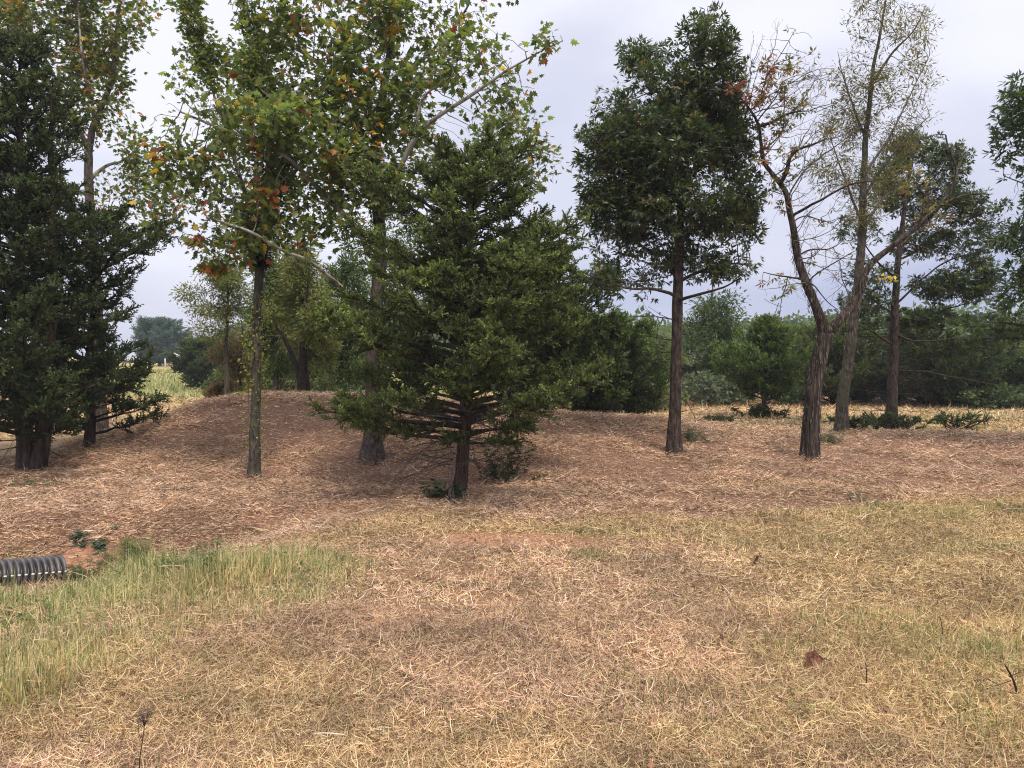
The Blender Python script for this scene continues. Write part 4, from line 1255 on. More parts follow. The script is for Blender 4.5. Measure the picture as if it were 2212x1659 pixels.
# --- open oak on the right
b = G(1925, 934); d0 = b[1] + .0
sk = Skel()
sk.add_path([b - [0, 0, .08], P(1926, 850, d0), P(1930, 760, d0), P(1932, 660, d0), P(1940, 560, d0), P(1950, 470, d0), P(1960, 400, d0), P(1972, 330, d0), P(1980, 290, d0)], .125, .012, pid=0, wob=.04)
for k, (a1, a2, a3, a4, dz) in enumerate([((1932, 660), (1990, 600), (2050, 560), (2120, 540), -.4), ((1932, 690), (2000, 680), (2080, 655), (2160, 640), .5), ((1930, 720), (1980, 735), (2060, 730), (2180, 712), -.7), ((1936, 600), (1890, 560), (1860, 520), (1840, 490), -.5),
                                      ((1945, 520), (1990, 470), (2040, 430), (2090, 420), .6), ((1932, 680), (1890, 650), (1850, 620), (1830, 610), .6), ((1955, 430), (2000, 390), (2030, 350), (2040, 320), -.3), ((1940, 560), (2000, 530), (2060, 500), (2110, 500), 1.1),
                                      ((1930, 745), (1890, 720), (1850, 700), (1815, 685), -.4), ((1928, 800), (1990, 800), (2060, 815), (2160, 832), -.5)]):
    sk.add_path([P(*a1, d0), P(*a2, d0 + dz * .5), P(*a3, d0 + dz), P(*a4, d0 + dz * 1.4)], .026, .006, pid=k + 1, wob=.07)
els = [(1970, 325, 62, 35), (2050, 350, 50, 45), (1945, 420, 60, 45), (2080, 450, 55, 50), (1850, 495, 55, 38), (2000, 520, 80, 38), (2110, 540, 50, 50), (1880, 590, 65, 30), (2050, 620, 90, 32), (1990, 690, 90, 24), (1870, 650, 60, 30), (2110, 700, 70, 22),
       (2030, 400, 40, 30), (2150, 480, 30, 50), (1880, 400, 40, 30), (2060, 765, 60, 18), (1960, 770, 60, 20), (1920, 370, 40, 30), (2130, 620, 40, 40)]
att = vol(els, d0, 75)
sk.grow(att, step=.13, kill=.20, jit=.25, trop=.02, root_ok=lambda p: p[2] > 1.4)
broadleaf('oak_tree', 'dark open-crowned oak with layered branches, right of the forked tree', 'tree', b, sk, T_CLUS, (0.09, 0.15), 8000, 5, 0.15,
          OAK_C, [3, 3, 2, 2], M_OAK, B_OAK, B_OAK, odd=([(0.14, 0.17, 0.03)], .06, 4), seed=7, rough=.2, flare=1.6, flat=.9)

# --- tree at the right edge
b = np.array([P(2420, 900, 12.0)[0], 12.0, 0]); b[2] = float(H(b[0], b[1])); d0 = 12.0
sk = Skel()
sk.add_path([b - [0, 0, .08], P(2418, 800, d0), P(2410, 600, d0), P(2400, 400, d0), P(2380, 250, d0), P(2370, 120, d0)], .13, .03, pid=0)
for k, (a1, a2, a3, a4, dz) in enumerate([((2400, 400), (2330, 330), (2260, 260), (2180, 200), -.3), ((2405, 500), (2330, 450), (2260, 410), (2170, 380), .3), ((2410, 600), (2330, 560), (2260, 540), (2180, 500), -.3), ((2412, 680), (2330, 650), (2250, 630), (2190, 620), .4),
                                      ((2415, 760), (2330, 735), (2200, 705), (2060, 700), 0.), ((2415, 780), (2330, 760), (2200, 735), (2080, 742), .5), ((2390, 300), (2330, 220), (2290, 160), (2260, 130), .4)]):
    sk.add_path([P(*a1, d0), P(*a2, d0 + dz * .5), P(*a3, d0 + dz), P(*a4, d0 + dz * 1.4)], .035, .006, pid=k + 1, wob=.08)
els = [(2205, 230, 50, 60), (2180, 330, 32, 50), (2230, 400, 60, 60), (2175, 270, 30, 40), (2160, 480, 25, 30), (2200, 510, 50, 40), (2200, 620, 40, 45), (2290, 300, 80, 120), (2300, 500, 80, 100), (2180, 700, 60, 25), (2100, 715, 50, 18), (2290, 680, 80, 60), (2400, 300, 120, 200), (2450, 550, 120, 150)]
att = vol(els, d0, 60)
sk.grow(att, step=.15, kill=.24, jit=.25, trop=.0, root_ok=lambda p: p[2] > 1.5)
broadleaf('oak_tree', 'leafy green tree reaching in from beyond the right edge', 'tree', b, sk, T_CLUS, (0.10, 0.17), 8000, 5, 0.17,
          [(0.06, 0.10, 0.03), (0.045, 0.08, 0.028), (0.085, 0.125, 0.035)], [3, 3, 2], M_OAK, B_OAK, B_OAK, seed=8, flat=.9)

exec_bg = True
# ================================================================== behind the bank, left
def simple_tree(name, label, px, py_top, d, r, spreads, leafT, size, npn, cols, wts, mat, bark, group=None, dens=30, step=.2, kill=.32, lean=0, seed=0, clear=.3, odd=None, multi=0, yb=None, spread=.22, maxh=5):
    """a tree at depth d whose foot is hidden or seen at px; spreads: ellipses in picture terms"""
    x_ = P(px, 850, d)[0]
    b = np.array([x_, d, float(H(x_, d))])
    top = P(px + lean, py_top, d)
    sk = Skel()
    hh = top[2] - b[2]
    pts = [b - [0, 0, .05]] + [b + (top - b) * t + np.array([random.uniform(-.06, .06), random.uniform(-.06, .06), 0]) * hh * .3 for t in (.25, .5, .75)] + [top]
    sk.add_path(pts, r, r * .15, pid=0, wob=.08)
    for k in range(multi):
        a_ = 2.4 * k + seed
        e_ = b + np.array([math.cos(a_) * hh * .22, math.sin(a_) * hh * .2, hh * random.uniform(.65, .95)])
        m_ = b + (e_ - b) * .4 - np.array([math.cos(a_), math.sin(a_), 0]) * hh * .05
        sk.add_path([b + np.array([math.cos(a_), math.sin(a_), 0]) * r * .9, m_, e_], r * .7, r * .12, pid=1 + k, wob=.1)
    att = vol(spreads, d, dens)
    zc = b[2] + hh * clear
    sk.grow(att, step=step, kill=kill, jit=.25, trop=.05, root_ok=lambda p: p[2] > zc, r_tip=.004)
    return broadleaf(name, label, 'tree', b, sk, leafT, size, npn, maxh, spread, cols, wts, mat, bark, bark, group=group, seed=seed, rough=.12, tk=12, flat=1.0, odd=odd)

OLV = [(0.13, 0.16, 0.045), (0.18, 0.19, 0.055), (0.09, 0.12, 0.035), (0.24, 0.22, 0.07)]
MID = [(0.075, 0.115, 0.032), (0.10, 0.145, 0.04), (0.055, 0.085, 0.028), (0.15, 0.17, 0.05)]
GB = 'young trees behind the left end of the bank'
simple_tree('young_tree', 'young tree with thin pale olive crown, leftmost behind the bank', 487, 545, 18.5, .075,
            [(470, 600, 70, 40), (410, 655, 45, 25), (500, 680, 60, 40), (440, 700, 50, 30), (520, 620, 50, 40), (400, 630, 30, 25)], T_OVAL, (.06, .10), 9000, OLV, [3, 3, 1, 2], M_THIN, B_GREY, GB, dens=12, seed=21)
simple_tree('young_tree', 'small rust-tinged tree beside the leftmost young tree', 520, 690, 19.5, .05,
            [(510, 745, 45, 22), (480, 760, 40, 22), (540, 730, 30, 20), (520, 790, 50, 30)], T_OVAL, (.06, .10), 5000, [(0.20, 0.08, 0.045), (0.14, 0.12, 0.04), (0.10, 0.12, 0.04)], [2, 2, 2], M_THIN, B_DTWIG, GB, dens=22, seed=22, clear=.3)
simple_tree('young_tree', 'grey-trunked tree just right of the vine-clad trunk, behind the bank', 600, 520, 18.0, .09,
            [(600, 600, 60, 60), (640, 680, 60, 40), (580, 740, 50, 40), (620, 790, 50, 30), (560, 680, 40, 40)], T_OVAL, (.07, .12), 10000, MID, [3, 3, 2, 1], M_THIN, B_GREY, GB, dens=16, seed=23)
simple_tree('young_tree', 'very dark multi-stemmed tree on the crest of the bank', 655, 560, 16.2, .13,
            [(660, 620, 70, 50), (700, 700, 60, 50), (620, 690, 50, 40), (690, 770, 50, 30), (640, 560, 60, 40)], T_OVAL, (.07, .12), 10000, [(0.16, 0.18, 0.045), (0.10, 0.13, 0.035), (0.21, 0.20, 0.05)], [2, 2, 2], M_THIN, B_DTWIG, GB, dens=15, seed=24, multi=3)
simple_tree('young_tree', 'thin dark tree between the multi-stemmed one and the sycamore', 738, 540, 18.6, .06,
            [(740, 620, 60, 60), (770, 720, 60, 60), (720, 790, 50, 40), (790, 800, 50, 40)], T_OVAL, (.07, .12), 10000, MID, [3, 3, 2, 1], M_THIN, B_DTWIG, GB, dens=18, seed=25)
simple_tree('young_tree', 'slim pale stem further back, left of the multi-stemmed tree', 622, 560, 23.0, .06,
            [(600, 640, 60, 50), (650, 700, 60, 60), (560, 760, 60, 40), (630, 780, 70, 40)], T_OVAL, (.09, .14), 9000, OLV, [2, 3, 2, 2], M_THIN, B_TWIG, GB, dens=12, seed=26)
simple_tree('young_tree', 'full leafy tree deep behind the sycamore trunk', 830, 440, 24.0, .12,
            [(830, 520, 90, 70), (780, 640, 100, 70), (880, 640, 90, 70), (820, 760, 110, 60), (900, 780, 90, 50), (740, 720, 60, 50)], T_OVAL, (.11, .18), 9000, MID, [3, 2, 2, 1], M_THIN, B_GREY, GB, dens=9, seed=27, step=.3, kill=.45, spread=.22)

# undergrowth shrubs behind the crest, left
shrub0 = None
def shrub(label, px, d, w, h, cols, seed, leafT=T_OVW, size=(.07, .12), n=1500, group=None, name='shrub', mat=None, jun=False):
    x_ = P(px, 850, d)[0]; b = np.array([x_, d, float(H(x_, d))])
    root = thing(name, label, 'shrub', b, group)
    sk = Skel()
    k = 7
    for i in range(k):
        a_ = i * 2.4 + seed; rr_ = w * random.uniform(.2, .8)
        e_ = b + np.array([math.cos(a_) * rr_, math.sin(a_) * rr_ * .8, h * random.uniform(.5, .8)])
        sk.add_path([b, b * .5 + e_ * .5 + np.array([0, 0, h * .12]), e_], .014, .006, pid=i, wob=.1)
    u = rdir(int(70 * w * h + 60)) * (rng.uniform(.3, 1, int(70 * w * h + 60)) ** .5)[:, None]
    att = b + np.array([0, 0, h * .5]) + u * np.array([w, w * .8, h * .5])
    sk.grow(att, step=.1, kill=.16, jit=.3, r_tip=.003)
    tp, lp = sk.wood(5, .05, 0, seed, 1.0)
    emit(root, 'stems', tp + lp, B_TWIG)
    pos, d_, o_, idx = clusters(sk, max(2, int(n / max(1, (sk.h <= 3).sum()))), 3, .10)
    m = len(pos)
    c = pal(m, cols, np.ones(len(cols))) * (0.75 + 0.5 * hue(pos, 600 + seed))[:, None]
    emit(root, 'foliage', [place_leaves(leafT, pos, o_ + np.array([0, 0, .1]), rdir(m) * .9 + np.array([0, 0, 1]), rng.uniform(size[0], size[1], m), c)], mat or M_THIN)
    return root
GS = 'low shrubs behind the bank'
SH = [('yellowish low shrub at the foot of the leftmost young trees', 545, 19.0, .8, .9, OLV),
      ('green shrub between two grey stems behind the bank', 590, 18.5, .7, .8, MID),
      ('low leafy shrub just right of the dark multi-stemmed tree', 700, 17.6, .8, .7, MID),
      ('bushy green shrub left of the sycamore trunk, on the crest', 750, 16.8, .8, .8, [(0.06, 0.09, 0.035), (0.08, 0.115, 0.04)]),
      ('dense shrub seen through the middle juniper, behind the crest', 860, 18.2, .9, 1.0, MID)]
SH += [('wide dark undergrowth shrub behind the leftmost young trees', 530, 22.5, 1.3, 1.5, MID),
       ('wide olive undergrowth shrub right of the pale slim stem', 640, 23.5, 1.5, 1.7, OLV),
       ('tall green undergrowth shrub left of the sycamore trunk, further back', 730, 21.5, 1.4, 1.8, MID),
       ('reddish low shrub under the small rust-tinged tree', 500, 20.5, .7, 1.1, [(0.20, 0.08, 0.045), (0.13, 0.12, 0.04)]),
       ('broad shrub behind the multi-stemmed dark tree', 685, 24.5, 1.6, 2.0, MID),
       ('leafy shrub far back between vine-clad trunk and grey tree', 580, 26.0, 1.4, 1.5, OLV)]
for i, (lb, px, d, w, h, cols) in enumerate(SH):
    shrub(lb, px, d, w, h, cols, i + 3, group=GS, n=2600 if d < 20 else 4500)

# round juniper bush by the left field
b = G(437, 846)
juniper('juniper_bush', 'round dark juniper bush at the edge of the left field', b, 2.35 * b[1] / 35 * .95,
        [(0.0, .75), (.5, .95), (1.1, .85), (1.8, .45), (2.4, .1)], 60, .06, JCB, (1.5, 1.6, 1.4), ssz=(.22, .36), sprays=T_SPRB, z0=.05, seed=9, dens=.9, sub=.2, cat='bush')
print('left bg', time.time() - T0)

# ================================================================== the tree line on the right
GR = 'trees in the tree line behind the bank'
# small juniper standing free in the clearing
b = G(1652, 903)
juniper('juniper_tree', 'small pointed juniper standing alone in the mown clearing', b, zat(685, b[1]) - b[2],
        [(.55, .6), (.8, .95), (1.2, .85), (1.6, .55), (2.1, .25), (2.6, .08)], 75, .07, [(0.085, 0.118, 0.034), (0.068, 0.095, 0.03)], (1.8, 1.9, 1.5), ssz=(.15, .25), sprays=T_SPRB, z0=.45, seed=10, upturn=.9, dens=1.0)
x_ = b[0]
proto_j = None
def place_jun(label, px, py_top, d, wscale, proto, h0, rz):
    x_ = P(px, 850, d)[0]; bz = float(H(x_, d))
    hh = zat(py_top, d) - bz
    return copy_tree(proto, (x_, d, bz - .03), rz, (hh / h0 * wscale, hh / h0 * wscale, hh / h0), label)
# two prototypes of the juniper kind
x_ = P(1800, 850, 26)[0]; b = np.array([x_, 26., float(H(x_, 26.))])
pj1 = juniper('juniper_tree', 'dark conical juniper in the tree line, right behind the forked trunk', b, 2.7,
              [(0.0, 1.1), (.6, 1.3), (1.3, 1.1), (2.0, .65), (2.7, .12)], 80, .08, [(0.075, 0.098, 0.032), (0.06, 0.08, 0.028)], (1.7, 1.7, 1.5), group=GR, ssz=(.2, .34), sprays=T_SPRB, z0=.05, seed=11, upturn=.8, sub=.19, dens=.9)
x_ = P(2010, 850, 25)[0]; b = np.array([x_, 25., float(H(x_, 25.))])
pj2 = juniper('juniper_tree', 'broad very dark juniper behind the open-crowned oak', b, 2.5,
              [(0.0, 1.3), (.6, 1.5), (1.2, 1.35), (1.9, .8), (2.5, .12)], 85, .08, JCB, (1.5, 1.6, 1.4), group=GR, ssz=(.2, .34), sprays=T_SPRB, z0=.05, seed=12, upturn=.6, sub=.19, dens=.9)
for lb, px, pt, d, w, pr, h0, rz in [
    ('dark juniper in the tree line, just left of the one behind the forked trunk', 1735, 735, 28, .9, pj1, 2.7, 1.),
    ('green juniper in the tree line between forked tree and open oak', 1865, 745, 27, 1.0, pj1, 2.7, 2.2),
    ('low juniper in the tree line at the foot of the open oak', 1930, 770, 28, 1.1, pj2, 2.5, .6),
    ('dark rounded juniper in the tree line right of the open oak', 2085, 745, 26, 1.0, pj2, 2.5, 3.),
    ('last dark juniper in the tree line before the right edge', 2170, 770, 25, 1.0, pj2, 2.5, 4.4),
    ('juniper in the tree line cut by the right edge', 2260, 740, 26, 1.1, pj1, 2.7, 5.),
    ('juniper in the tree line behind the lone pointed one, to its left', 1600, 745, 27, .9, pj1, 2.7, .3),
    ('juniper in the tree line directly left of the dark oak trunk', 1405, 775, 26, .9, pj1, 2.7, 4.),
    ('small shadowed juniper low between oak trunk and lone juniper', 1530, 790, 27, 1.1, pj2, 2.5, 1.9)]:
    place_jun(lb, px, pt, d, w, pr, h0, rz)

def bgtree(label, px, pt, d, seed, cols, els, size=(.11, .19), dens=4.0):
    return simple_tree('broadleaf_tree', label, px, pt, d, .10, els, T_OVAL, size, 7500, cols, [1] * len(cols), M_THIN, B_OAK, GR, dens=dens, seed=seed, step=.34, kill=.5, spread=.4, clear=.2)
GRN = [(0.085, 0.12, 0.042), (0.11, 0.15, 0.05), (0.065, 0.095, 0.036)]
YGR = [(0.13, 0.17, 0.05), (0.10, 0.145, 0.045), (0.17, 0.19, 0.06)]
bgtree('leafy green tree in the tree line, seen just right of the dark oak trunk', 1540, 610, 27, 41, GRN, [(1545, 680, 55, 45), (1560, 740, 60, 50), (1500, 720, 50, 50), (1590, 700, 30, 30), (1540, 800, 60, 40), (1600, 655, 15, 12)])
bgtree('pale yellow-green tree in the tree line, left of the dark oak trunk', 1420, 700, 30, 42, YGR, [(1420, 740, 45, 35), (1390, 790, 40, 40), (1450, 790, 40, 40)], dens=5)
bgtree('bright green tree top behind the low wide juniper', 1340, 720, 32, 43, YGR, [(1340, 770, 50, 40), (1300, 800, 50, 40)], dens=5)
bgtree('green tree in the tree line between forked trunk and leaning trunk', 1800, 740, 31, 44, GRN, [(1800, 790, 60, 40), (1850, 780, 50, 35), (1760, 800, 40, 30)], dens=5)
bgtree('yellow-green tree top above the dark junipers, right of the open oak', 2050, 680, 33, 45, YGR, [(2050, 730, 50, 35), (2090, 750, 50, 40), (2000, 770, 50, 40)], dens=5)
bgtree('olive-brown tree in the tree line at the right edge', 2170, 700, 28, 46, [(0.16, 0.165, 0.05), (0.20, 0.18, 0.06), (0.12, 0.14, 0.04)], [(2175, 745, 50, 40), (2220, 740, 50, 50), (2150, 790, 50, 40), (2210, 810, 50, 40)], dens=5)
bgtree('dark leafy tree in the tree line below the open oak', 1970, 735, 31, 47, GRN, [(1970, 790, 70, 40), (1910, 800, 50, 35), (2030, 810, 60, 35)], dens=5)

SH = [('silvery green shrub at the clearing edge, right of the dark oak trunk', 1520, 25.0, 1.0, 1.2, [(0.12, 0.15, 0.09), (0.10, 0.13, 0.07)]),
      ('second silvery shrub, left of the lone pointed juniper', 1575, 25.5, .9, 1.1, [(0.11, 0.14, 0.08), (0.08, 0.11, 0.06)]),
      ('tan and green weedy shrub at the clearing edge, left of the dark oak trunk', 1385, 22.5, .9, 1.0, [(0.22, 0.19, 0.10), (0.13, 0.15, 0.07)]),
      ('second weedy shrub, between the low juniper and the oak trunk', 1430, 23.5, .8, .9, [(0.17, 0.18, 0.08), (0.12, 0.15, 0.06)]),
      ('bright green low shrub at the foot of the tree line, right of the lone juniper', 1705, 25.5, .7, .8, [(0.08, 0.13, 0.04), (0.06, 0.10, 0.035)]),
      ('leafy low shrub under the rounded juniper at far right', 2120, 24.0, 1.1, .8, [(0.08, 0.12, 0.04), (0.11, 0.15, 0.05)]),
      ('leafy low shrub under the last juniper at the right edge', 2190, 23.6, .9, .8, [(0.10, 0.14, 0.05), (0.07, 0.11, 0.04)])]
for i, (lb, px, d, w, h, cols) in enumerate(SH):
    shrub(lb, px, d, w, h, cols, i + 13, group='shrubs at the edge of the clearing', size=(.09, .16), n=1300)
print('right bg', time.time() - T0)

# ================================================================== twiggy bits and more bushes
def bare_twigs(starts, seed, grav=0.05, seg=0.07, wander=0.35):
    """starts: (point, direction, length, radius); returns edge tube data"""
    r_ = np.random.default_rng(seed)
    A, B, RA, RB = [], [], [], []
    stack = [(np.array(p_, float), np.array(d_, float) / np.linalg.norm(d_), L, rr_, 0) for p_, d_, L, rr_ in starts]
    while stack:
        p, d, L, rad, lev = stack.pop()
        n = max(2, int(L / seg))
        for i in range(n):
            d = d + r_.normal(0, wander * .4, 3); d[2] -= grav
            d /= np.linalg.norm(d)
            q_ = p + d * seg
            A.append(p); B.append(q_); RA.append(rad * (1 - .8 * i / n)); RB.append(rad * (1 - .8 * (i + 1) / n))
            p = q_
            if lev < 2 and r_.uniform() < .42:
                dd = d + r_.normal(0, .7, 3)
                stack.append((p, dd / np.linalg.norm(dd), L * (1 - i / n) * r_.uniform(.3, .7) + .05, rad * (1 - .8 * i / n) * .6, lev + 1))
    return edge_tubes(np.array(A), np.array(B), np.array(RA), np.maximum(np.array(RB), .0020), 4)

# dead twigs hanging low on the dark oak
oak = bpy.data.objects['oak_tree']
st = []
for px, py, dx, dz, L, r_0 in [(1455, 690, -1, .05, .75, .010), (1455, 735, -1, .15, .8, .009), (1457, 790, -1, -.1, .5, .007), (1460, 830, -1, -.2, .7, .008), (1452, 860, -1, -.3, .5, .006), (1462, 760, 1, -.3, .5, .008),
                             (1466, 800, 1, -.4, .5, .007), (1466, 890, 1, .1, .35, .006), (1464, 720, 1, .1, .4, .007), (1462, 700, 1, .4, .5, .007), (1455, 760, -1, .1, .9, .008), (1466, 855, 1, -.7, .5, .006)]:
    st.append((P(px, py, OAK_D), (dx, random.uniform(-.7, .7), dz), L, r_0))
emit(oak, 'dead_twigs', [bare_twigs(st, 5, grav=.07)], B_DTWIG)
oak2 = bpy.data.objects['oak_tree.001']; d2 = oak2.location[1]
st = []
for i in range(34):
    py = random.uniform(700, 915); s_ = random.choice([-1, 1])
    st.append((P(1928 + s_ * 4, py, d2), (s_, random.uniform(-.8, .8), random.uniform(-.1, .15)), random.uniform(.5, 1.5), .009))
emit(oak2, 'dead_twigs', [bare_twigs(st, 6, grav=.005, wander=.15)], B_DTWIG)
jn = bpy.data.objects['juniper_tree']
st = []
for i in range(26):
    s_ = random.choice([-1, 1]); z_ = random.uniform(.35, 1.0)
    st.append((np.array(jn.location) + np.array([0.03 * s_, 0, z_]), (s_, random.uniform(-.8, .8), random.uniform(-.1, .25)), random.uniform(.5, 1.15), .008))
emit(jn, 'dead_twigs', [bare_twigs(st, 7, grav=.02, wander=.25)], B_TWIG)
lj = bpy.data.objects['juniper_tree.003']
b4 = np.array(lj.location)
emit(lj, 'dead_twigs', [bare_twigs([(b4 + np.array([0, -.05, z_]), (s_, random.uniform(-.9, .2), random.uniform(-.1, .2)), random.uniform(.5, 1.1), .010) for z_, s_ in [(.35, -1), (.45, -1), (.5, 1), (.6, -1), (.7, 1), (.8, 1), (.9, -1), (.4, 1)]], 8, grav=.0, wander=.15)], B_DTWIG)

for lb, px, d, h, w, sd_ in [('dark low juniper bush at the foot of the open oak, to its left', 1890, 15.8, .42, .42, 31), ('dark low juniper bush right of the open oak, on the crest', 2055, 16.0, .42, .6, 32),
                         ('small juniper sprout between leaning trunk and open oak', 1845, 15.0, .32, .35, 33), ('low juniper bush right against the open oak trunk', 1960, 16.4, .36, .45, 34)]:
    x_ = P(px, 850, d)[0]; b = np.array([x_, d, float(H(x_, d)) - .02])
    juniper('juniper_bush', lb, b, h, [(0, w * .8), (h * .5, w * .75), (h, w * .3)], 15, .02, JCB, (1.4, 1.5, 1.4), group='low junipers at the foot of the open oak', ssz=(.08, .14), z0=.02, seed=sd_, dens=.55, gap=.4, upturn=1.6, cat='bush')

st = []
D_ = float(rootD.location[1])
for px, py, dx, dz, L, r_0 in [(1590, 200, -.6, .8, .9, .006), (1610, 225, .3, 1, 1.1, .007), (1636, 262, .8, .8, 1.2, .008), (1649, 190, .5, 1, 1.1, .006), (1700, 250, 1, .5, 1.0, .007), (1751, 238, 1, .2, .8, .005), (1645, 330, 1, .9, 1.1, .008),
                             (1722, 324, .9, .7, .9, .007), (1781, 302, 1, .1, .7, .005), (1672, 380, 1, .5, 1.0, .007), (1697, 394, 1, .3, 1.1, .008), (1705, 440, 1, .5, .9, .007), (1712, 500, 1, .4, .8, .006), (1724, 560, 1, .2, 1.0, .007),
                             (1645, 330, -1, .3, .6, .006), (1580, 195, -1, .2, .7, .005), (1665, 150, .8, .9, .8, .005), (1715, 520, 1, -.1, .9, .006), (1845, 650, -.6, .8, .9, .007), (1884, 568, -.9, .5, .9, .006), (1740, 610, -1, .0, .7, .006), (1682, 655, -.2, -1, .5, .004),
                             (2036, 441, .2, 1, .6, .006), (1992, 482, -.4, 1, .7, .006), (1938, 524, .6, .6, .8, .006), (2065, 365, .8, .5, .5, .005), (1700, 180, 1, .4, .8, .005), (1622, 250, .9, .5, 1.2, .007), (1690, 420, -1, .4, .6, .006)]:
    st.append((P(px, py, D_ - .3), (dx, random.uniform(-.6, .6), dz), L, r_0 * 1.35))
    st.append((P(px + 8, py + 6, D_ - .25), (dx * random.uniform(.2, 1.2), random.uniform(-.8, .8), dz + random.uniform(-.3, .5)), L * .8, r_0))
emit(rootD, 'bare_twigs', [bare_twigs(st, 15, grav=-.01, seg=.06, wander=.4)], B_TWIG)
# small brush round the oak and forked tree feet
def sprigs(name, label, cat, base, n, h, spread, cols, leafT, lsz, per, seed, group=None, stem=B_TWIG, lean=.5, rad=.003, mat=None):
    root = thing(name, label, cat, base, group)
    r_ = np.random.default_rng(seed)
    A, B, RA, RB, LP, LD = [], [], [], [], [], []
    for i in range(n):
        p = np.array(base) + np.array([r_.normal(0, spread * .3), r_.normal(0, spread * .3), -.01])
        p[2] = float(H(p[0], p[1])) - .01
        d = np.array([r_.normal(0, lean), r_.normal(0, lean), 1.0]); d /= np.linalg.norm(d)
        L = h * r_.uniform(.5, 1.1); k = 6
        for j in range(k):
            d = d + r_.normal(0, .12, 3); d /= np.linalg.norm(d)
            q_ = p + d * L / k
            A.append(p); B.append(q_); RA.append(rad * (1 - j / (k + 2))); RB.append(rad * (1 - (j + 1) / (k + 2)))
            for _ in range(per):
                f = r_.uniform()
                LP.append(p * (1 - f) + q_ * f)
                a_ = r_.uniform(0, 6.28); LD.append([math.cos(a_), math.sin(a_), r_.uniform(-.3, .6)])
            p = q_
    emit(root, 'stems', [edge_tubes(np.array(A), np.array(B), np.array(RA), np.array(RB), 4)], stem)
    if per:
        LP = np.array(LP); LD = np.array(LD); m = len(LP)
        c = pal(m, cols, np.ones(len(cols)))
        emit(root, 'leaves', [place_leaves(leafT, LP, LD, rdir(m) * .6 + np.array([0, 0, 1]), rng.uniform(lsz[0], lsz[1], m), c)], mat or M_THIN)
    return root

DG = [(0.045, 0.08, 0.03), (0.06, 0.10, 0.04), (0.035, 0.06, 0.025)]
sprigs('leafy_sprout', 'dark leafy sprout at the left foot of the middle juniper', 'plant', G(938, 1085), 9, .30, .10, DG, T_OVW, (.055, .095), 3, 1)
sprigs('leafy_sprout', 'lower dark leafy sprout hugging the middle juniper trunk', 'plant', G(988, 1082), 9, .20, .13, DG, T_OVW, (.05, .085), 3, 2)
sprigs('dead_stem', 'bare reddish stems standing beside the middle juniper trunk', 'stem', G(972, 1092), 5, .75, .09, DG, T_OVW, (.05, .085), 0, 3, lean=.12, rad=.007)
sprigs('weed', 'broad-leaved bluish weed behind the end of the pipe', 'plant', G(185, 1185), 8, .10, .35, [(0.10, 0.15, 0.10), (0.07, 0.12, 0.07)], T_OVW, (.06, .10), 2, 4)
sprigs('weed', 'leafy olive weed at the mouth of the pipe', 'plant', G(168, 1262), 12, .18, .22, [(0.10, 0.12, 0.04), (0.06, 0.09, 0.03), (0.09, 0.06, 0.03)], T_OVAL, (.04, .08), 4, 5)
sprigs('weed', 'feathery light green weed standing at the top of the grass patch', 'plant', G(285, 1215), 16, .26, .16, [(0.20, 0.27, 0.08), (0.14, 0.20, 0.06)], T_NAR, (.03, .06), 7, 6)
sprigs('weed', 'tangled green and brown weed left of the feathery weed', 'plant', G(255, 1235), 26, .22, .50, [(0.14, 0.19, 0.07), (0.10, 0.14, 0.05), (0.20, 0.15, 0.08)], T_NAR, (.035, .07), 6, 7)
sprigs('weed', 'rounded green weed at the back of the grass patch', 'plant', G(400, 1235), 34, .22, .60, [(0.13, 0.19, 0.06), (0.10, 0.15, 0.05), (0.17, 0.22, 0.08)], T_NAR, (.035, .07), 6, 8)
sprigs('weed', 'second rounded green weed, right end of the grass patch', 'plant', G(490, 1240), 26, .18, .55, [(0.14, 0.19, 0.06), (0.11, 0.15, 0.05)], T_NAR, (.035, .07), 6, 9)
sprigs('weed', 'low green clump left of the pipe mouth, in front of the pipe', 'plant', G(40, 1345), 30, .08, .55, [(0.12, 0.20, 0.05), (0.09, 0.15, 0.04)], T_OVAL, (.03, .055), 6, 10)
sprigs('seedling', 'tiny dark green seedling on the bank, far right', 'plant', G(2030, 1062), 6, .07, .10, DG, T_OVW, (.04, .07), 3, 11)
sprigs('seedling', 'tiny green seedling left of the vine-clad trunk', 'plant', G(370, 1065), 6, .10, .25, [(0.10, 0.14, 0.08)], T_OVAL, (.03, .06), 3, 12)
sprigs('seedling', 'yellow-flowered weed in the straw, bottom right', 'plant', G(2130, 1560), 7, .07, .09, [(0.62, 0.55, 0.12), (0.45, 0.45, 0.12)], T_OVAL, (.012, .022), 5, 13)
sprigs('brush', 'green brush tangle at the right foot of the dark oak', 'brush', G(1480, 950), 22, .26, .40, DG, T_NAR, (.04, .08), 5, 14, stem=B_DTWIG)
sprigs('brush', 'pale green brush behind the forked tree, at the leaning trunk', 'brush', G(1790, 955), 22, .24, .45, [(0.12, 0.15, 0.07), (0.08, 0.11, 0.05)], T_NAR, (.04, .08), 5, 15)
sprigs('brush', 'bare twig tangle under the middle juniper, right of its trunk', 'brush', G(1050, 1092), 34, .13, 1.0, DG, T_OVW, (.05, .085), 0, 16, lean=1.6, rad=.004)
sprigs('brush', 'hanging green juniper slash below the middle juniper', 'brush', G(1075, 1035), 26, .62, .50, JC, T_SPR[0], (.05, .10), 3, 17, mat=M_JUN, lean=.35)
sprigs('brush', 'dark cut juniper slash lying in the clearing beyond the oak', 'brush', G(1555, 912), 14, .20, .70, JCB, T_SPR[0], (.12, .2), 4, 18, mat=M_JUN, lean=1.2)
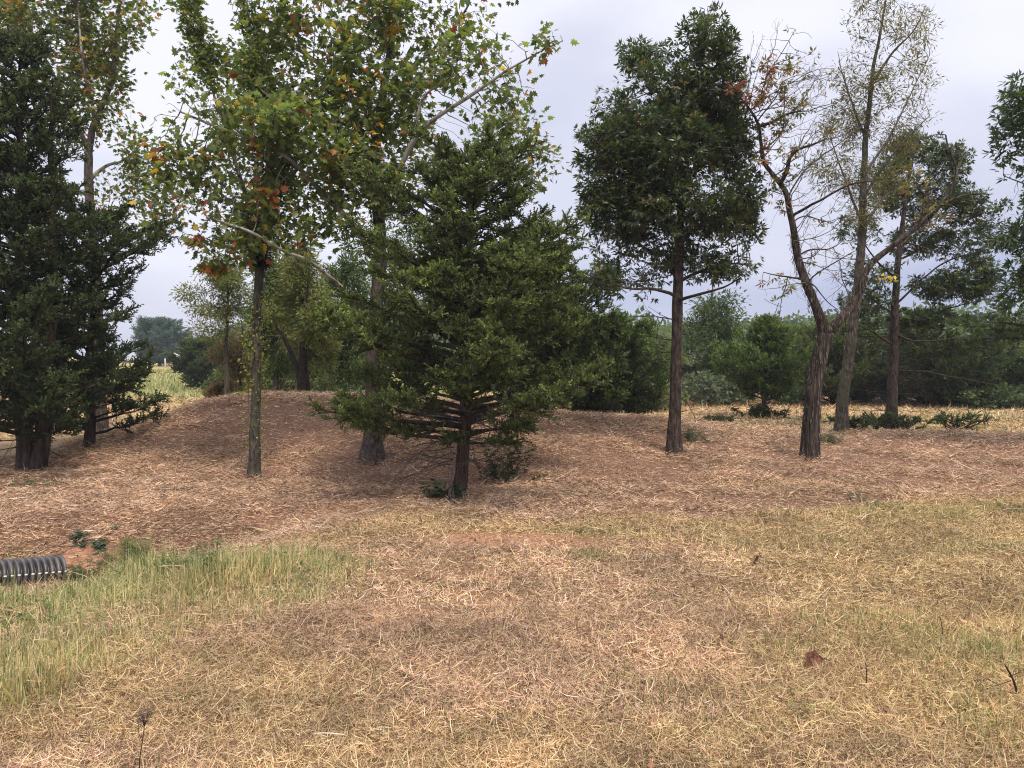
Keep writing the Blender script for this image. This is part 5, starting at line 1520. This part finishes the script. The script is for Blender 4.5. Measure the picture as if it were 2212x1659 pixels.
sprigs('brush', 'juniper sprouts round the foot of the lone pointed juniper', 'brush', G(1650, 905), 26, .42, .55, JC, T_SPR[0], (.12, .2), 4, 19, mat=M_JUN)
for i, (px, py, lb) in enumerate([(2185, 1100, 'short dark green tuft at the right end of the green strip'), (1890, 1095, 'dark green tuft where the straw meets the bank, right'), (600, 1255, 'low grey-green tuft at the far end of the grass patch'), (60, 1050, 'dark juniper sprig on the ground below the left juniper')]):
    sprigs('tuft', lb, 'plant', G(px, py), 40, .09, .7, [(0.10, 0.15, 0.06), (0.08, 0.11, 0.05)], T_NAR, (.03, .06), 3, 30 + i, lean=.9)

# ------------------------------------------------------------------ vine on the slim trunk, and the dark clump above it
tb = vroot_base; dv0 = tb[1]
root = thing('vine', 'thin vine with yellow and green leaves climbing the slim grey trunk', 'vine', tb)
n = 60
tt = np.linspace(0, 1, n)
vp = np.array([P(549 + 6 * t_, 1030 - 450 * t_, dv0) + np.array([.085 * math.sin(9 * t_ + 1), -.085 * abs(math.cos(9 * t_ + 1)), 0]) for t_ in tt])
emit(root, 'stem', [tube(vp, np.full(n, .006), 5)], B_TWIG)
m = 520
f = rng.beta(2.2, 2.0, m); a_ = rng.uniform(0, 2 * np.pi, m)
rr_ = rng.uniform(.09, .24, m) * np.where(rng.uniform(0, 1, m) < .7, .75, 1.0)
pv = np.array([P(549 + 6 * f_, 990 - 400 * f_, dv0) for f_ in f]) + np.stack([np.cos(a_) * rr_, np.sin(a_) * rr_, np.zeros(m)], 1)
c = pal(m, [(0.42, 0.40, 0.06), (0.16, 0.20, 0.04), (0.08, 0.12, 0.03), (0.28, 0.28, 0.06)], [2.2, 2, 2, 1.5])
emit(root, 'leaves', [place_leaves(T_OVW, pv, rdir(m) + np.array([0, 0, -.4]), rdir(m), rng.uniform(.03, .055, m), c)], M_SYC)
cN = P(562, 560, dv0)
m = 900
u = rdir(m) * (rng.uniform(0, 1, m) ** .4)[:, None] * np.array([.16, .14, .17]) + cN
v_ = blades(u, rng.uniform(0, 6.28, m), rng.uniform(-1.2, 1.2, m), rng.uniform(.05, .14, m), rng.uniform(.006, .014, m), rng.normal(0, .5, (m, 2)), pal(m, [(0.02, 0.016, 0.012), (0.05, 0.038, 0.025)], [2, 1]))
vv, l, s_, c = join_parts([v_])
tag(link('nest', mesh_np('nest', vv, l, s_, c), M_STRAW), 'dark ball of dead twigs high on the slim vine-clad trunk', 'nest')

# orange leaf sprays that stand out
def leafbunch(label, px, py, d, n, rad, cols, T, sz, name='leaf_bunch'):
    c0 = P(px, py, d)
    u = rdir(n) * (rng.uniform(0, 1, n) ** .5)[:, None] * np.array(rad) + c0
    c = pal(n, cols, np.ones(len(cols)))
    return place_leaves(T, u, rdir(n) + np.array([0, 0, -.4]), rdir(n) + np.array([0, 0, .5]), rng.uniform(sz[0], sz[1], n), c)
sy = bpy.data.objects['sycamore_tree']
OR = [(0.50, 0.17, 0.06), (0.60, 0.30, 0.06), (0.42, 0.12, 0.06)]
GR_ = [(0.12, 0.18, 0.04), (0.16, 0.21, 0.05)]
d_ = 9.9
emit(sy, 'orange_leaves', [leafbunch('', 425, 520, d_, 40, (.16, .12, .08), OR, T_LOBE, (.07, .12)), leafbunch('', 455, 580, d_, 60, (.22, .12, .07), OR + GR_, T_LOBE, (.07, .12)),
                           leafbunch('', 740, 350, 10.6, 90, (.32, .2, .16), OR, T_LOBE, (.07, .12)), leafbunch('', 850, 60, 10.8, 25, (.10, .1, .14), [(0.65, 0.5, 0.05), (0.5, 0.3, 0.1)], T_LOBE, (.09, .14)),
                           leafbunch('', 655, 240, 10.3, 14, (.10, .1, .08), OR, T_LOBE, (.1, .14)), leafbunch('', 520, 160, 10.6, 20, (.14, .1, .08), [(0.35, 0.06, 0.05)], T_LOBE, (.07, .11)),
                           leafbunch('', 570, 420, 9.9, 60, (.3, .2, .2), OR + GR_, T_LOBE, (.07, .12)), leafbunch('', 630, 50, 10.8, 40, (.25, .2, .15), OR, T_LOBE, (.07, .12))], M_SYC)
emit(rootD, 'yellow_leaves', [leafbunch('', 1920, 600, sk_dead.P[0][1] - .3, 22, (.18, .1, .07), [(0.60, 0.36, 0.06), (0.5, 0.42, 0.08), (0.35, 0.36, 0.08)], T_OVW, (.05, .09))], M_SYC)

# ------------------------------------------------------------------ corrugated pipe
def mat_pipe():
    m, n, o = mat_new('dusty_plastic_groove_shade')
    g = n.nodes.new('ShaderNodeNewGeometry')
    no = n.nodes.new('ShaderNodeTexNoise'); no.inputs['Scale'].default_value = 9; no.inputs['Detail'].default_value = 6
    n.links.new(g.outputs['Position'], no.inputs['Vector'])
    cr = n.nodes.new('ShaderNodeValToRGB')
    cr.color_ramp.elements[0].position = .35; cr.color_ramp.elements[0].color = (.045, .043, .045, 1)
    cr.color_ramp.elements[1].position = .75; cr.color_ramp.elements[1].color = (.17, .145, .135, 1)
    n.links.new(no.outputs['Fac'], cr.inputs['Fac'])
    pb = n.nodes.new('ShaderNodeBsdfPrincipled'); pb.inputs['Roughness'].default_value = .42
    at = n.nodes.new('ShaderNodeAttribute'); at.attribute_name = 'col'
    mu = n.nodes.new('ShaderNodeMixRGB'); mu.blend_type = 'MULTIPLY'; mu.inputs['Fac'].default_value = 1
    n.links.new(cr.outputs['Color'], mu.inputs['Color1']); n.links.new(at.outputs['Color'], mu.inputs['Color2'])
    n.links.new(mu.outputs[0], pb.inputs['Base Color']); n.links.new(pb.outputs[0], o.inputs['Surface'])
    return m
def mat_plain(name, col, rough=.6, spec=.3):
    m, n, o = mat_new(name)
    pb = n.nodes.new('ShaderNodeBsdfPrincipled'); pb.inputs['Roughness'].default_value = rough; pb.inputs['Specular IOR Level'].default_value = spec
    no = n.nodes.new('ShaderNodeTexNoise'); no.inputs['Scale'].default_value = 14
    mr = n.nodes.new('ShaderNodeMixRGB'); mr.inputs['Color1'].default_value = (*[c_ * .8 for c_ in col], 1); mr.inputs['Color2'].default_value = (*[min(c_ * 1.15, 1) for c_ in col], 1)
    n.links.new(no.outputs['Fac'], mr.inputs['Fac']); n.links.new(mr.outputs[0], pb.inputs['Base Color'])
    n.links.new(pb.outputs[0], o.inputs['Surface'])
    return m
RP = .172
E1 = P(131, 1241, 6.85); E0 = P(-10, 1253, 6.47); axd = E0 - E1; axd /= np.linalg.norm(axd)
pitch_ = .052; NR = 52
prof = []
for i in range(NR):
    s0 = i * pitch_
    prof += [(s0, RP - .036), (s0 + .004, RP - .010), (s0 + .008, RP), (s0 + .026, RP), (s0 + .030, RP - .010), (s0 + .033, RP - .036)]
prof_c = None
prof = [(-.004, RP - .046), (-.004, RP - .038)] + prof
Lp = NR * pitch_
prof += [(Lp, RP - .038), (Lp, RP - .046), (Lp * .5, RP - .047), (0.0, RP - .047)]
ref = np.array([0, 0, 1.0]); sa_ = np.cross(axd, ref); sa_ /= np.linalg.norm(sa_); sb_ = np.cross(sa_, axd)
K = 48; th = np.arange(K) / K * 2 * np.pi
ring = np.cos(th)[:, None] * sa_[None] + np.sin(th)[:, None] * sb_[None]
PV = np.array([E1 + axd * s0 + ring * r0 for s0, r0 in prof]).reshape(-1, 3)
i_ = np.arange(len(prof) * K).reshape(-1, K); j_ = np.roll(i_, -1, 1)
i2 = np.roll(i_, -1, 0); j2 = np.roll(j_, -1, 0)
Q = np.stack([i_, j_, j2, i2], -1).reshape(-1, 4)
proot = thing('drain_pipe', 'black ribbed plastic drain pipe with a white stripe, lying in the swale at left', 'pipe', E1 - np.array([0, 0, RP]))
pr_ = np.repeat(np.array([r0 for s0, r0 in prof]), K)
groove_shade_col = np.where((pr_ > RP - .015)[:, None], np.array([[1.0, 1.0, 1.0]]), np.array([[.10, .09, .09]]))  # crowns keep the dusty colour; shade between the ribs is painted into the grooves
emit(proot, 'pipe_wall', [(PV, Q.ravel(), np.arange(len(Q)) * 4, groove_shade_col)], mat_pipe(), True)
# painted stripe: dashes on the crowns of the ribs on the near side
toc = -sa_ if (-sa_)[1] < 0 else sa_
a0 = math.atan2(float(np.dot(toc * .93 + np.array([0, 0, .36]), sb_)), float(np.dot(toc, sa_)))
SV, SL, SS = [], [], []
for i in range(NR):
    s0 = i * pitch_ + .006; s1 = s0 + .022
    o = len(SV)
    for (ss, aa) in ((s0, -.035), (s1, -.035), (s1, .035), (s0, .035)):
        for rr0 in (RP - .01, RP + .003):
            SV.append(E1 + axd * ss + (math.cos(a0 + aa) * sa_ + math.sin(a0 + aa) * sb_) * rr0)
    for f in ([1, 3, 5, 7], [0, 6, 4, 2], [0, 2, 3, 1], [2, 4, 5, 3], [4, 6, 7, 5], [6, 0, 1, 7]):
        SS.append(len(SL)); SL += [o + k_ for k_ in f]
emit(proot, 'stripe', [(np.array(SV), np.array(SL), np.array(SS), np.full((len(SV), 3), .7))], mat_plain('white_stripe_paint', (.78, .78, .66)))
# leaves and stalks lying over its foot
# ------------------------------------------------------------------ loose pieces on the ground
M_STICK = mat_bark('weathered_stick', (0.20, 0.14, 0.10), (0.42, 0.31, 0.22), (0.62, 0.50, 0.38), zs=1, scale=18, bump=.3)
M_DSTICK = mat_bark('dark_stick_wood', (0.02, 0.014, 0.012), (0.045, 0.032, 0.028), (0.09, 0.065, 0.055), zs=1, scale=24, bump=.3)
M_CHIP = mat_bark('pale_stripped_wood', (0.42, 0.32, 0.22), (0.62, 0.50, 0.36), (0.75, 0.64, 0.50), zs=1, scale=24, bump=.2)
def stick(label, a, b_, r0, mat, lift=.02, bend=.04, name='stick', cat='stick', group='loose sticks on the ground', flat=1.0):
    pa, pb_ = G(*a), G(*b_)
    pa[2] += lift; pb_[2] += lift + random.uniform(0, .02)
    mid = (pa + pb_) / 2 + np.array([random.uniform(-bend, bend), random.uniform(-bend, bend), random.uniform(0, bend)])
    mid[2] = max(mid[2], float(H(mid[0], mid[1])) + lift)
    pth, t = smooth_path([pa, mid, pb_], .03)
    v, l, s_, c = tube(pth, r0 * (1 - .45 * t), 7, .3, random.randint(0, 99))
    ctr = pth.mean(0)
    o = link(name, mesh_np(name, v - ctr, l, s_, c, smooth=True), mat)
    o.location = tuple(ctr)
    tag(o, label, cat, group)
    return o
for lb, a, b_, r0, mt, lf in [
    ('pale broken stick lying right of the middle juniper foot', (1125, 1085), (1075, 1095), .012, M_STICK, .03),
    ('long thin stick on the slope between sycamore and middle juniper', (845, 1085), (960, 1120), .007, M_STICK, .03),
    ('pale stick slanting on the slope right of the middle juniper', (1200, 1045), (1245, 1020), .009, M_STICK, .05),
    ('stick lying on the flank of the bank left of the vine-clad trunk', (420, 1025), (480, 1008), .008, M_STICK, .03),
    ('pale stick low on the slope below the left junipers', (215, 1050), (245, 1042), .010, M_STICK, .03),
    ('long pale stick on the flat right of centre', (1705, 1075), (1755, 1062), .008, M_STICK, .03),
    ('stick across the bank at the far right', (2050, 995), (2110, 985), .011, M_STICK, .05),
    ('thick stick on the crest behind the forked tree', (1690, 945), (1725, 925), .012, M_STICK, .05),
    ('pale stick in the straw near the red bare patch', (1015, 1120), (1075, 1112), .009, M_STICK, .03),
    ('pale stick along the lower slope left of centre', (620, 1155), (700, 1148), .007, M_STICK, .03),
    ('short stick on top of the bank left', (690, 905), (730, 895), .010, M_STICK, .05),
    ('yellowish stick lying in the grass patch', (345, 1262), (400, 1262), .006, M_STICK, .12),
    ('thin pale stalk at the right edge of the straw', (2160, 1112), (2212, 1110), .006, M_STICK, .03),
    ('curved pale stick in the green strip at right', (1775, 1165), (1830, 1150), .007, M_STICK, .03)]:
    stick(lb, a, b_, r0, mt, lf)
for lb, a, b_, r0 in [
    ('curved strip of pale bark in the foreground straw', (675, 1600), (745, 1608), .006),
    ('pale wood chip left of the curved bark strip', (395, 1540), (430, 1528), .005),
    ('pale sliver standing in the straw right of centre', (1765, 1300), (1790, 1280), .006),
    ('light wood sliver in the straw above the dark stub', (1860, 1130), (1885, 1115), .008),
    ('split pale chip at the right end of the grass patch', (620, 1210), (655, 1206), .010)]:
    stick(lb, a, b_, r0, M_CHIP, .02, .02, 'wood_chip', 'wood chip', 'pale wood chips on the ground')

def upright(name, label, cat, base, top, r0, mat, twigs=None, group=None):
    root = thing(name, label, cat, base, group)
    pth, t = smooth_path([np.array(base) - [0, 0, .03], (np.array(base) + top) / 2 + np.array([.006, 0, 0]), top], .02)
    emit(root, 'stem', [tube(pth, r0 * (1 - .5 * t), 7, .2, 3)], mat, True)
    if twigs: emit(root, 'twigs', [bare_twigs(twigs, 11, grav=0, seg=.03, wander=.15)], mat)
    return root
b = G(1870, 1487); upright('dry_stalk', 'single upright brown stalk in the straw right of the curled leaf', 'stalk', b, P(1869, 1428, b[1]), .0035, M_DSTICK)
b = G(2036, 1385); upright('dry_stalk', 'thin dark upright stalk among green blades at right', 'stalk', b, P(2030, 1330, b[1]), .003, M_DSTICK)
b = G(2203, 1512); upright('dark_twig', 'black leaning twig with side shoots at the right edge', 'twig', b, P(2172, 1438, b[1] - .05), .007, M_DSTICK,
                           twigs=[(P(2184, 1470, b[1] - .03), (-1, .2, -.5), .10, .003), (P(2180, 1462, b[1] - .03), (1, .2, .35), .09, .003), (P(2196, 1498, b[1]), (-1, 0, 0), .04, .003)])
b = G(1625, 1224); upright('dark_stub', 'short charred stub with a pale broken top, centre right', 'stub', b, P(1637, 1200, b[1]), .016, M_DSTICK)
b = G(1716 / 1.157 * 1.157 - 0, 1165); 
for px, py, lb in [(745, 1165, 'pale splinter standing upright in the litter, centre left'), (1080, 1180, 'small pale splinter at the bare red patch')]:
    b = G(px, py); upright('splinter', lb, 'splinter', b, b + np.array([.01, 0, .07]), .006, M_CHIP)
# seed-head weed, bottom left
b = np.array([P(300, 1700, 2.95)[0], 2.95, 0]); b[2] = float(H(b[0], b[1]))
top = P(312, 1562, 2.9)
root = thing('seedhead_weed', 'dead brown weed with a flat seed head, bottom left', 'weed', b)
pth, t = smooth_path([b - [0, 0, .02], P(302, 1640, 2.93), P(308, 1600, 2.9), top], .01)
emit(root, 'stem', [tube(pth, .0028 * (1 - .5 * t), 6)], M_DSTICK)
A_, B_, hc = [], [], []
for i in range(18):
    q_ = top + np.array([rng.normal(0, .016), rng.normal(0, .016), .030 + rng.uniform(-.006, .008)])
    A_.append(top - np.array([0, 0, .004]) + (top - P(308, 1600, 2.9)) * -.25 * rng.uniform()); B_.append(q_); hc.append(q_)
q_ = P(303, 1585, 2.9) ; A_.append(P(307, 1602, 2.9)); B_.append(P(299, 1582, 2.88)); A_.append(P(299, 1582, 2.88)); B_.append(P(299, 1560, 2.88)); hc.append(P(299, 1558, 2.88))
hc.append(P(313, 1574, 2.9))
emit(root, 'branchlets', [edge_tubes(np.array(A_), np.array(B_), np.full(len(A_), .0012), np.full(len(A_), .0008), 4)], M_DSTICK)
hc = np.repeat(np.array(hc), 26, 0) + rdir(len(hc) * 26) * np.array([.008, .008, .0035])
mm_ = len(hc)
emit(root, 'seed_head', [place_leaves(T_OVAL, hc, rdir(mm_), rdir(mm_) + np.array([0, 0, 1.]), rng.uniform(.003, .007, mm_), pal(mm_, [(0.10, 0.075, 0.07), (0.20, 0.15, 0.14), (0.05, 0.035, 0.03)], [2, 2, 1]))], M_STRAW)

# curled brown leaf, bottom right
b = G(1757, 1452) + np.array([0, 0, .035])
root = thing('dry_leaf', 'large curled rust-brown leaf lying on the straw, bottom right', 'leaf', b)
NU, NV = 22, 16
U, V_ = np.meshgrid(np.linspace(-1, 1, NU), np.linspace(-1, 1, NV))
rad_ = 1 - .22 * np.abs(np.sin(2.5 * np.arctan2(V_, U + 1e-6)))
lx = U * np.sqrt(1 - V_ ** 2 / 2) * rad_ * .052; ly = V_ * np.sqrt(1 - U ** 2 / 2) * rad_ * .050
lz = .02 + 15.0 * lx ** 2 + 12.0 * (ly + .01) ** 2 + .006 * np.sin(60 * lx) * np.cos(50 * ly)
c_, s__ = math.cos(.9), math.sin(.9)
pts = np.stack([lx, ly * c_ - (lz - .03) * s__ * .6, ly * s__ + lz * c_], -1)
ct = pts.reshape(-1, 3) + b
bk = ct + np.array([0, .0012, .0012])
i_ = np.arange(NU * NV).reshape(NV, NU)
Q = np.stack([i_[:-1, :-1], i_[:-1, 1:], i_[1:, 1:], i_[1:, :-1]], -1).reshape(-1, 4)
Q2 = Q[:, ::-1] + NU * NV
QQ = np.concatenate([Q, Q2])
emit(root, 'blade', [(np.concatenate([ct, bk]), QQ.ravel(), np.arange(len(QQ)) * 4, np.full((2 * NU * NV, 3), .2))], mat_bark('rust_leaf', (0.07, 0.03, 0.02), (0.18, 0.08, 0.05), (0.34, 0.18, 0.115), zs=1, scale=40, bump=.4), True)
emit(root, 'stalk', [tube(np.array([b + [.05, -.01, .04], b + [.075, -.02, .03], b + [.085, -.03, .045]]), [.0022, .0018, .0015], 6)], M_DSTICK)
# fallen leaves scattered in the litter: nobody could count them
x, y, A = wedge(2600, 2.6, 15.0)
k = ~grass_mask(x, y); x, y = x[k], y[k]; n = len(x)
pz = np.stack([x, y, H(x, y) + rng.uniform(.02, .045, n)], 1)
v, l, s_, c = join_parts([place_leaves(T_OVW, pz, rdir(n) * np.array([1, 1, .3]), rdir(n) * .5 + np.array([0, 0, 1.]), rng.uniform(.02, .06, n), pal(n, [(0.34, 0.17, 0.10), (0.22, 0.12, 0.07), (0.5, 0.38, 0.24), (0.16, 0.09, 0.06)], [2, 2, 1, 2]))])
tag(link('fallen_leaves', mesh_np('fallen_leaves', v, l, s_, c), M_STRAW), 'small brown leaves and chips scattered through the straw', 'leaves', kind='stuff')

# litter heaped against the trunk feet
pl = []
for o in list(sc.objects):
    if o.parent is None and o.type == 'EMPTY' and o.get('category') == 'tree' and o.location[1] < 16.0:
        n = 420
        a_ = rng.uniform(0, 6.283, n); r0 = .10 + np.abs(rng.normal(0, .11, n))
        x = o.location[0] + np.cos(a_) * r0; y = o.location[1] + np.sin(a_) * r0
        z = H(x, y) + np.maximum(0, .07 - .35 * (r0 - .1)) * rng.uniform(0, 1, n)
        pl.append(blades(np.stack([x, y, z], 1), a_ + rng.normal(1.2, .9, n), rng.normal(.1, .35, n), rng.uniform(.04, .16, n), rng.uniform(.004, .009, n), rng.normal(0, .3, (n, 2)), pal(n, STRAW_R, [1, 2, 3, 3, 2])))
v, l, s_, c = join_parts(pl)
tag(link('litter_piles', mesh_np('litter_piles', v, l, s_, c), M_STRAW), 'straw litter heaped round the feet of the trunks', 'litter', kind='stuff')

# diagonal pole in the clearing
a_ = G(2075, 915); e_ = P(2165, 860, a_[1] + .8)
pth, t = smooth_path([a_, (a_ + e_) / 2, e_], .1)
v, l, s_, c = tube(pth, .014 * (1 - .6 * t), 6)
o = link('branch', mesh_np('branch', v - a_, l, s_, c), M_DSTICK); o.location = tuple(a_)
tag(o, 'thin bare branch leaning up out of the clearing at far right', 'branch', 'loose sticks on the ground')

# ------------------------------------------------------------------ far left: pine, barn, post, fence posts
x_ = P(345, 800, 92.)[0]; b = np.array([x_, 92., float(H(x_, 92.))])
hp = zat(697, 92.) - b[2]
juniper('pine_tree', 'big blue-green pine standing far off beyond the left field', b, hp,
        [(.3, 1.6), (1.4, 2.1), (2.8, 2.0), (4.0, 1.5), (hp, .4)], 110, .2, [(0.055, 0.095, 0.065), (0.07, 0.115, 0.08)], (1.3, 1.35, 1.4), ssz=(.5, .9), sprays=T_SPRB, z0=.2, seed=15, dens=.8, sub=.4)
def box(x0, x1, y0, y1, z0_, z1_):
    V = np.array([(x, y, z) for x in (x0, x1) for y in (y0, y1) for z in (z0_, z1_)])
    F = [[0, 1, 3, 2], [4, 6, 7, 5], [0, 4, 5, 1], [2, 3, 7, 6], [0, 2, 6, 4], [1, 5, 7, 3]]
    return V, np.array(F).ravel(), np.arange(6) * 4, np.full((8, 3), .3)
M_BARN = mat_plain('grey_metal_siding', (.34, .34, .37)); M_ROOF = mat_plain('grey_metal_roof', (.42, .42, .46)); M_WHITE = mat_plain('white_paint', (.8, .8, .8))
def shed(label, px0, px1, d, pyw, pyr, depth, mw, mr, name):
    xa, xb = P(px0, 800, d)[0], P(px1, 800, d)[0]; z0_ = float(H((xa + xb) / 2, d)) - .1
    zw, zr = zat(pyw, d), zat(pyr, d)
    root = thing(name, label, 'building', (xa, d, z0_))
    emit(root, 'wall', [box(xa, xb, d, d + depth, z0_, zw)], mw)
    V = np.array([(xa - .3, d - .3, zw), (xb + .3, d - .3, zw), (xb + .3, d + depth + .3, zw), (xa - .3, d + depth + .3, zw), (xa - .3, d + depth / 2, zr), (xb + .3, d + depth / 2, zr),
                  (xa - .3, d - .3, zw - .12), (xb + .3, d - .3, zw - .12), (xb + .3, d + depth + .3, zw - .12), (xa - .3, d + depth + .3, zw - .12)])
    F = [([0, 1, 5, 4]), ([2, 3, 4, 5]), ([0, 4, 3]), ([1, 2, 5]), ([6, 7, 1, 0]), ([7, 8, 2, 1]), ([8, 9, 3, 2]), ([9, 6, 0, 3]), ([9, 8, 7, 6])]
    lp_ = np.concatenate([np.array(f) for f in F]); st_ = np.concatenate([[0], np.cumsum([len(f) for f in F])[:-1]])
    emit(root, 'roof', [(V, lp_, st_, np.full((10, 3), .3))], mr)
    emit(root, 'door', [box(xa + (xb - xa) * .72, xa + (xb - xa) * .86, d - .06, d - .003, z0_, z0_ + (zw - z0_) * .8)], M_WHITE)
shed('low grey metal barn half hidden behind the far pine', 262, 332, 110., 778, 752, 9., M_BARN, M_ROOF, 'barn')
b = np.array([P(384, 800, 70.)[0], 70., 0]); b[2] = float(H(b[0], b[1]))
root = thing('white_post', 'tall white post with a slanting arm beside the far pine', 'post', b)
zt = zat(766, 70.)
emit(root, 'post', [tube(np.array([b - [0, 0, .1], [b[0], b[1], zt]]), [.09, .08], 8)], M_WHITE)
emit(root, 'arm', [tube(np.array([[b[0] - .006, b[1], zt - .02], P(371, 761, 70.)]), [.05, .04], 6)], M_WHITE)
fp = None
for i, px in enumerate([300, 318, 357]):
    b = np.array([P(px, 800, 85.)[0], 85., 0]); b[2] = float(H(b[0], b[1]))
    if fp is None:
        v, l, s_, c = tube(np.array([[0, 0, -.2], [0, 0, 1.0], [0, 0, 1.05]]), [.07, .06, .03], 7)
        fp = link('fence_post', mesh_np('fence_post', v, l, s_, c), M_WHITE); o = fp
    else:
        o = fp.copy(); sc.collection.objects.link(o)
    o.location = tuple(b); tag(o, ['leftmost', 'middle', 'rightmost'][i] + ' of the three small pale fence posts at the far edge of the left field', 'fence post', 'fence posts at the far edge of the left field')

# far woods closing the horizon
n = 42000
px = rng.uniform(405, 2900, n); d = rng.uniform(60, 110, n)
xx = (px - CX) / FPX * d
top_ = 3.0 + 3.6 * fbm(xx * .10, d * 0 + 1, 161) + 1.2 * fbm(xx * .6, d * .3, 163)
lowl = 1 - .5 * (1 - sstep(430, 560, px))
zz = H(xx, d) + (rng.uniform(0, 1, n) ** .7) * top_ * lowl * (.7 + d / 220)
pp = np.stack([xx, d, zz], 1)
c = pal(n, [(0.07, 0.11, 0.05), (0.10, 0.145, 0.06), (0.055, 0.085, 0.045), (0.14, 0.155, 0.07)], [3, 3, 2, 1]) * (0.75 + .5 * fbm(xx * .3, zz * .5, 165))[:, None]
v, l, s_, c = join_parts([place_leaves(T_OVW, pp, rdir(n), rdir(n) + np.array([0, 0, .6]), rng.uniform(.35, .75, n), c)])
tag(link('far_woods', mesh_np('far_woods', v, l, s_, c), M_THIN), 'distant band of green woods along the horizon', 'woods', kind='stuff')
print('all', time.time() - T0)

# ------------------------------------------------------------------ thin autumn haze
v, l, s_, c = box(-150, 150, -20, 135, -2.0, 14.0)
hz_ = mesh_np('haze', v, l, s_)
m, n_, o_ = mat_new('thin_haze')
pv_ = n_.nodes.new('ShaderNodeVolumePrincipled')
pv_.inputs['Color'].default_value = (.80, .85, .95, 1); pv_.inputs['Density'].default_value = 0.0009
n_.links.new(pv_.outputs[0], o_.inputs['Volume'])
ho = link('haze', hz_, m); ho['kind'] = 'stuff'; ho['label'] = 'thin pale haze softening the far trees'; ho['category'] = 'haze'
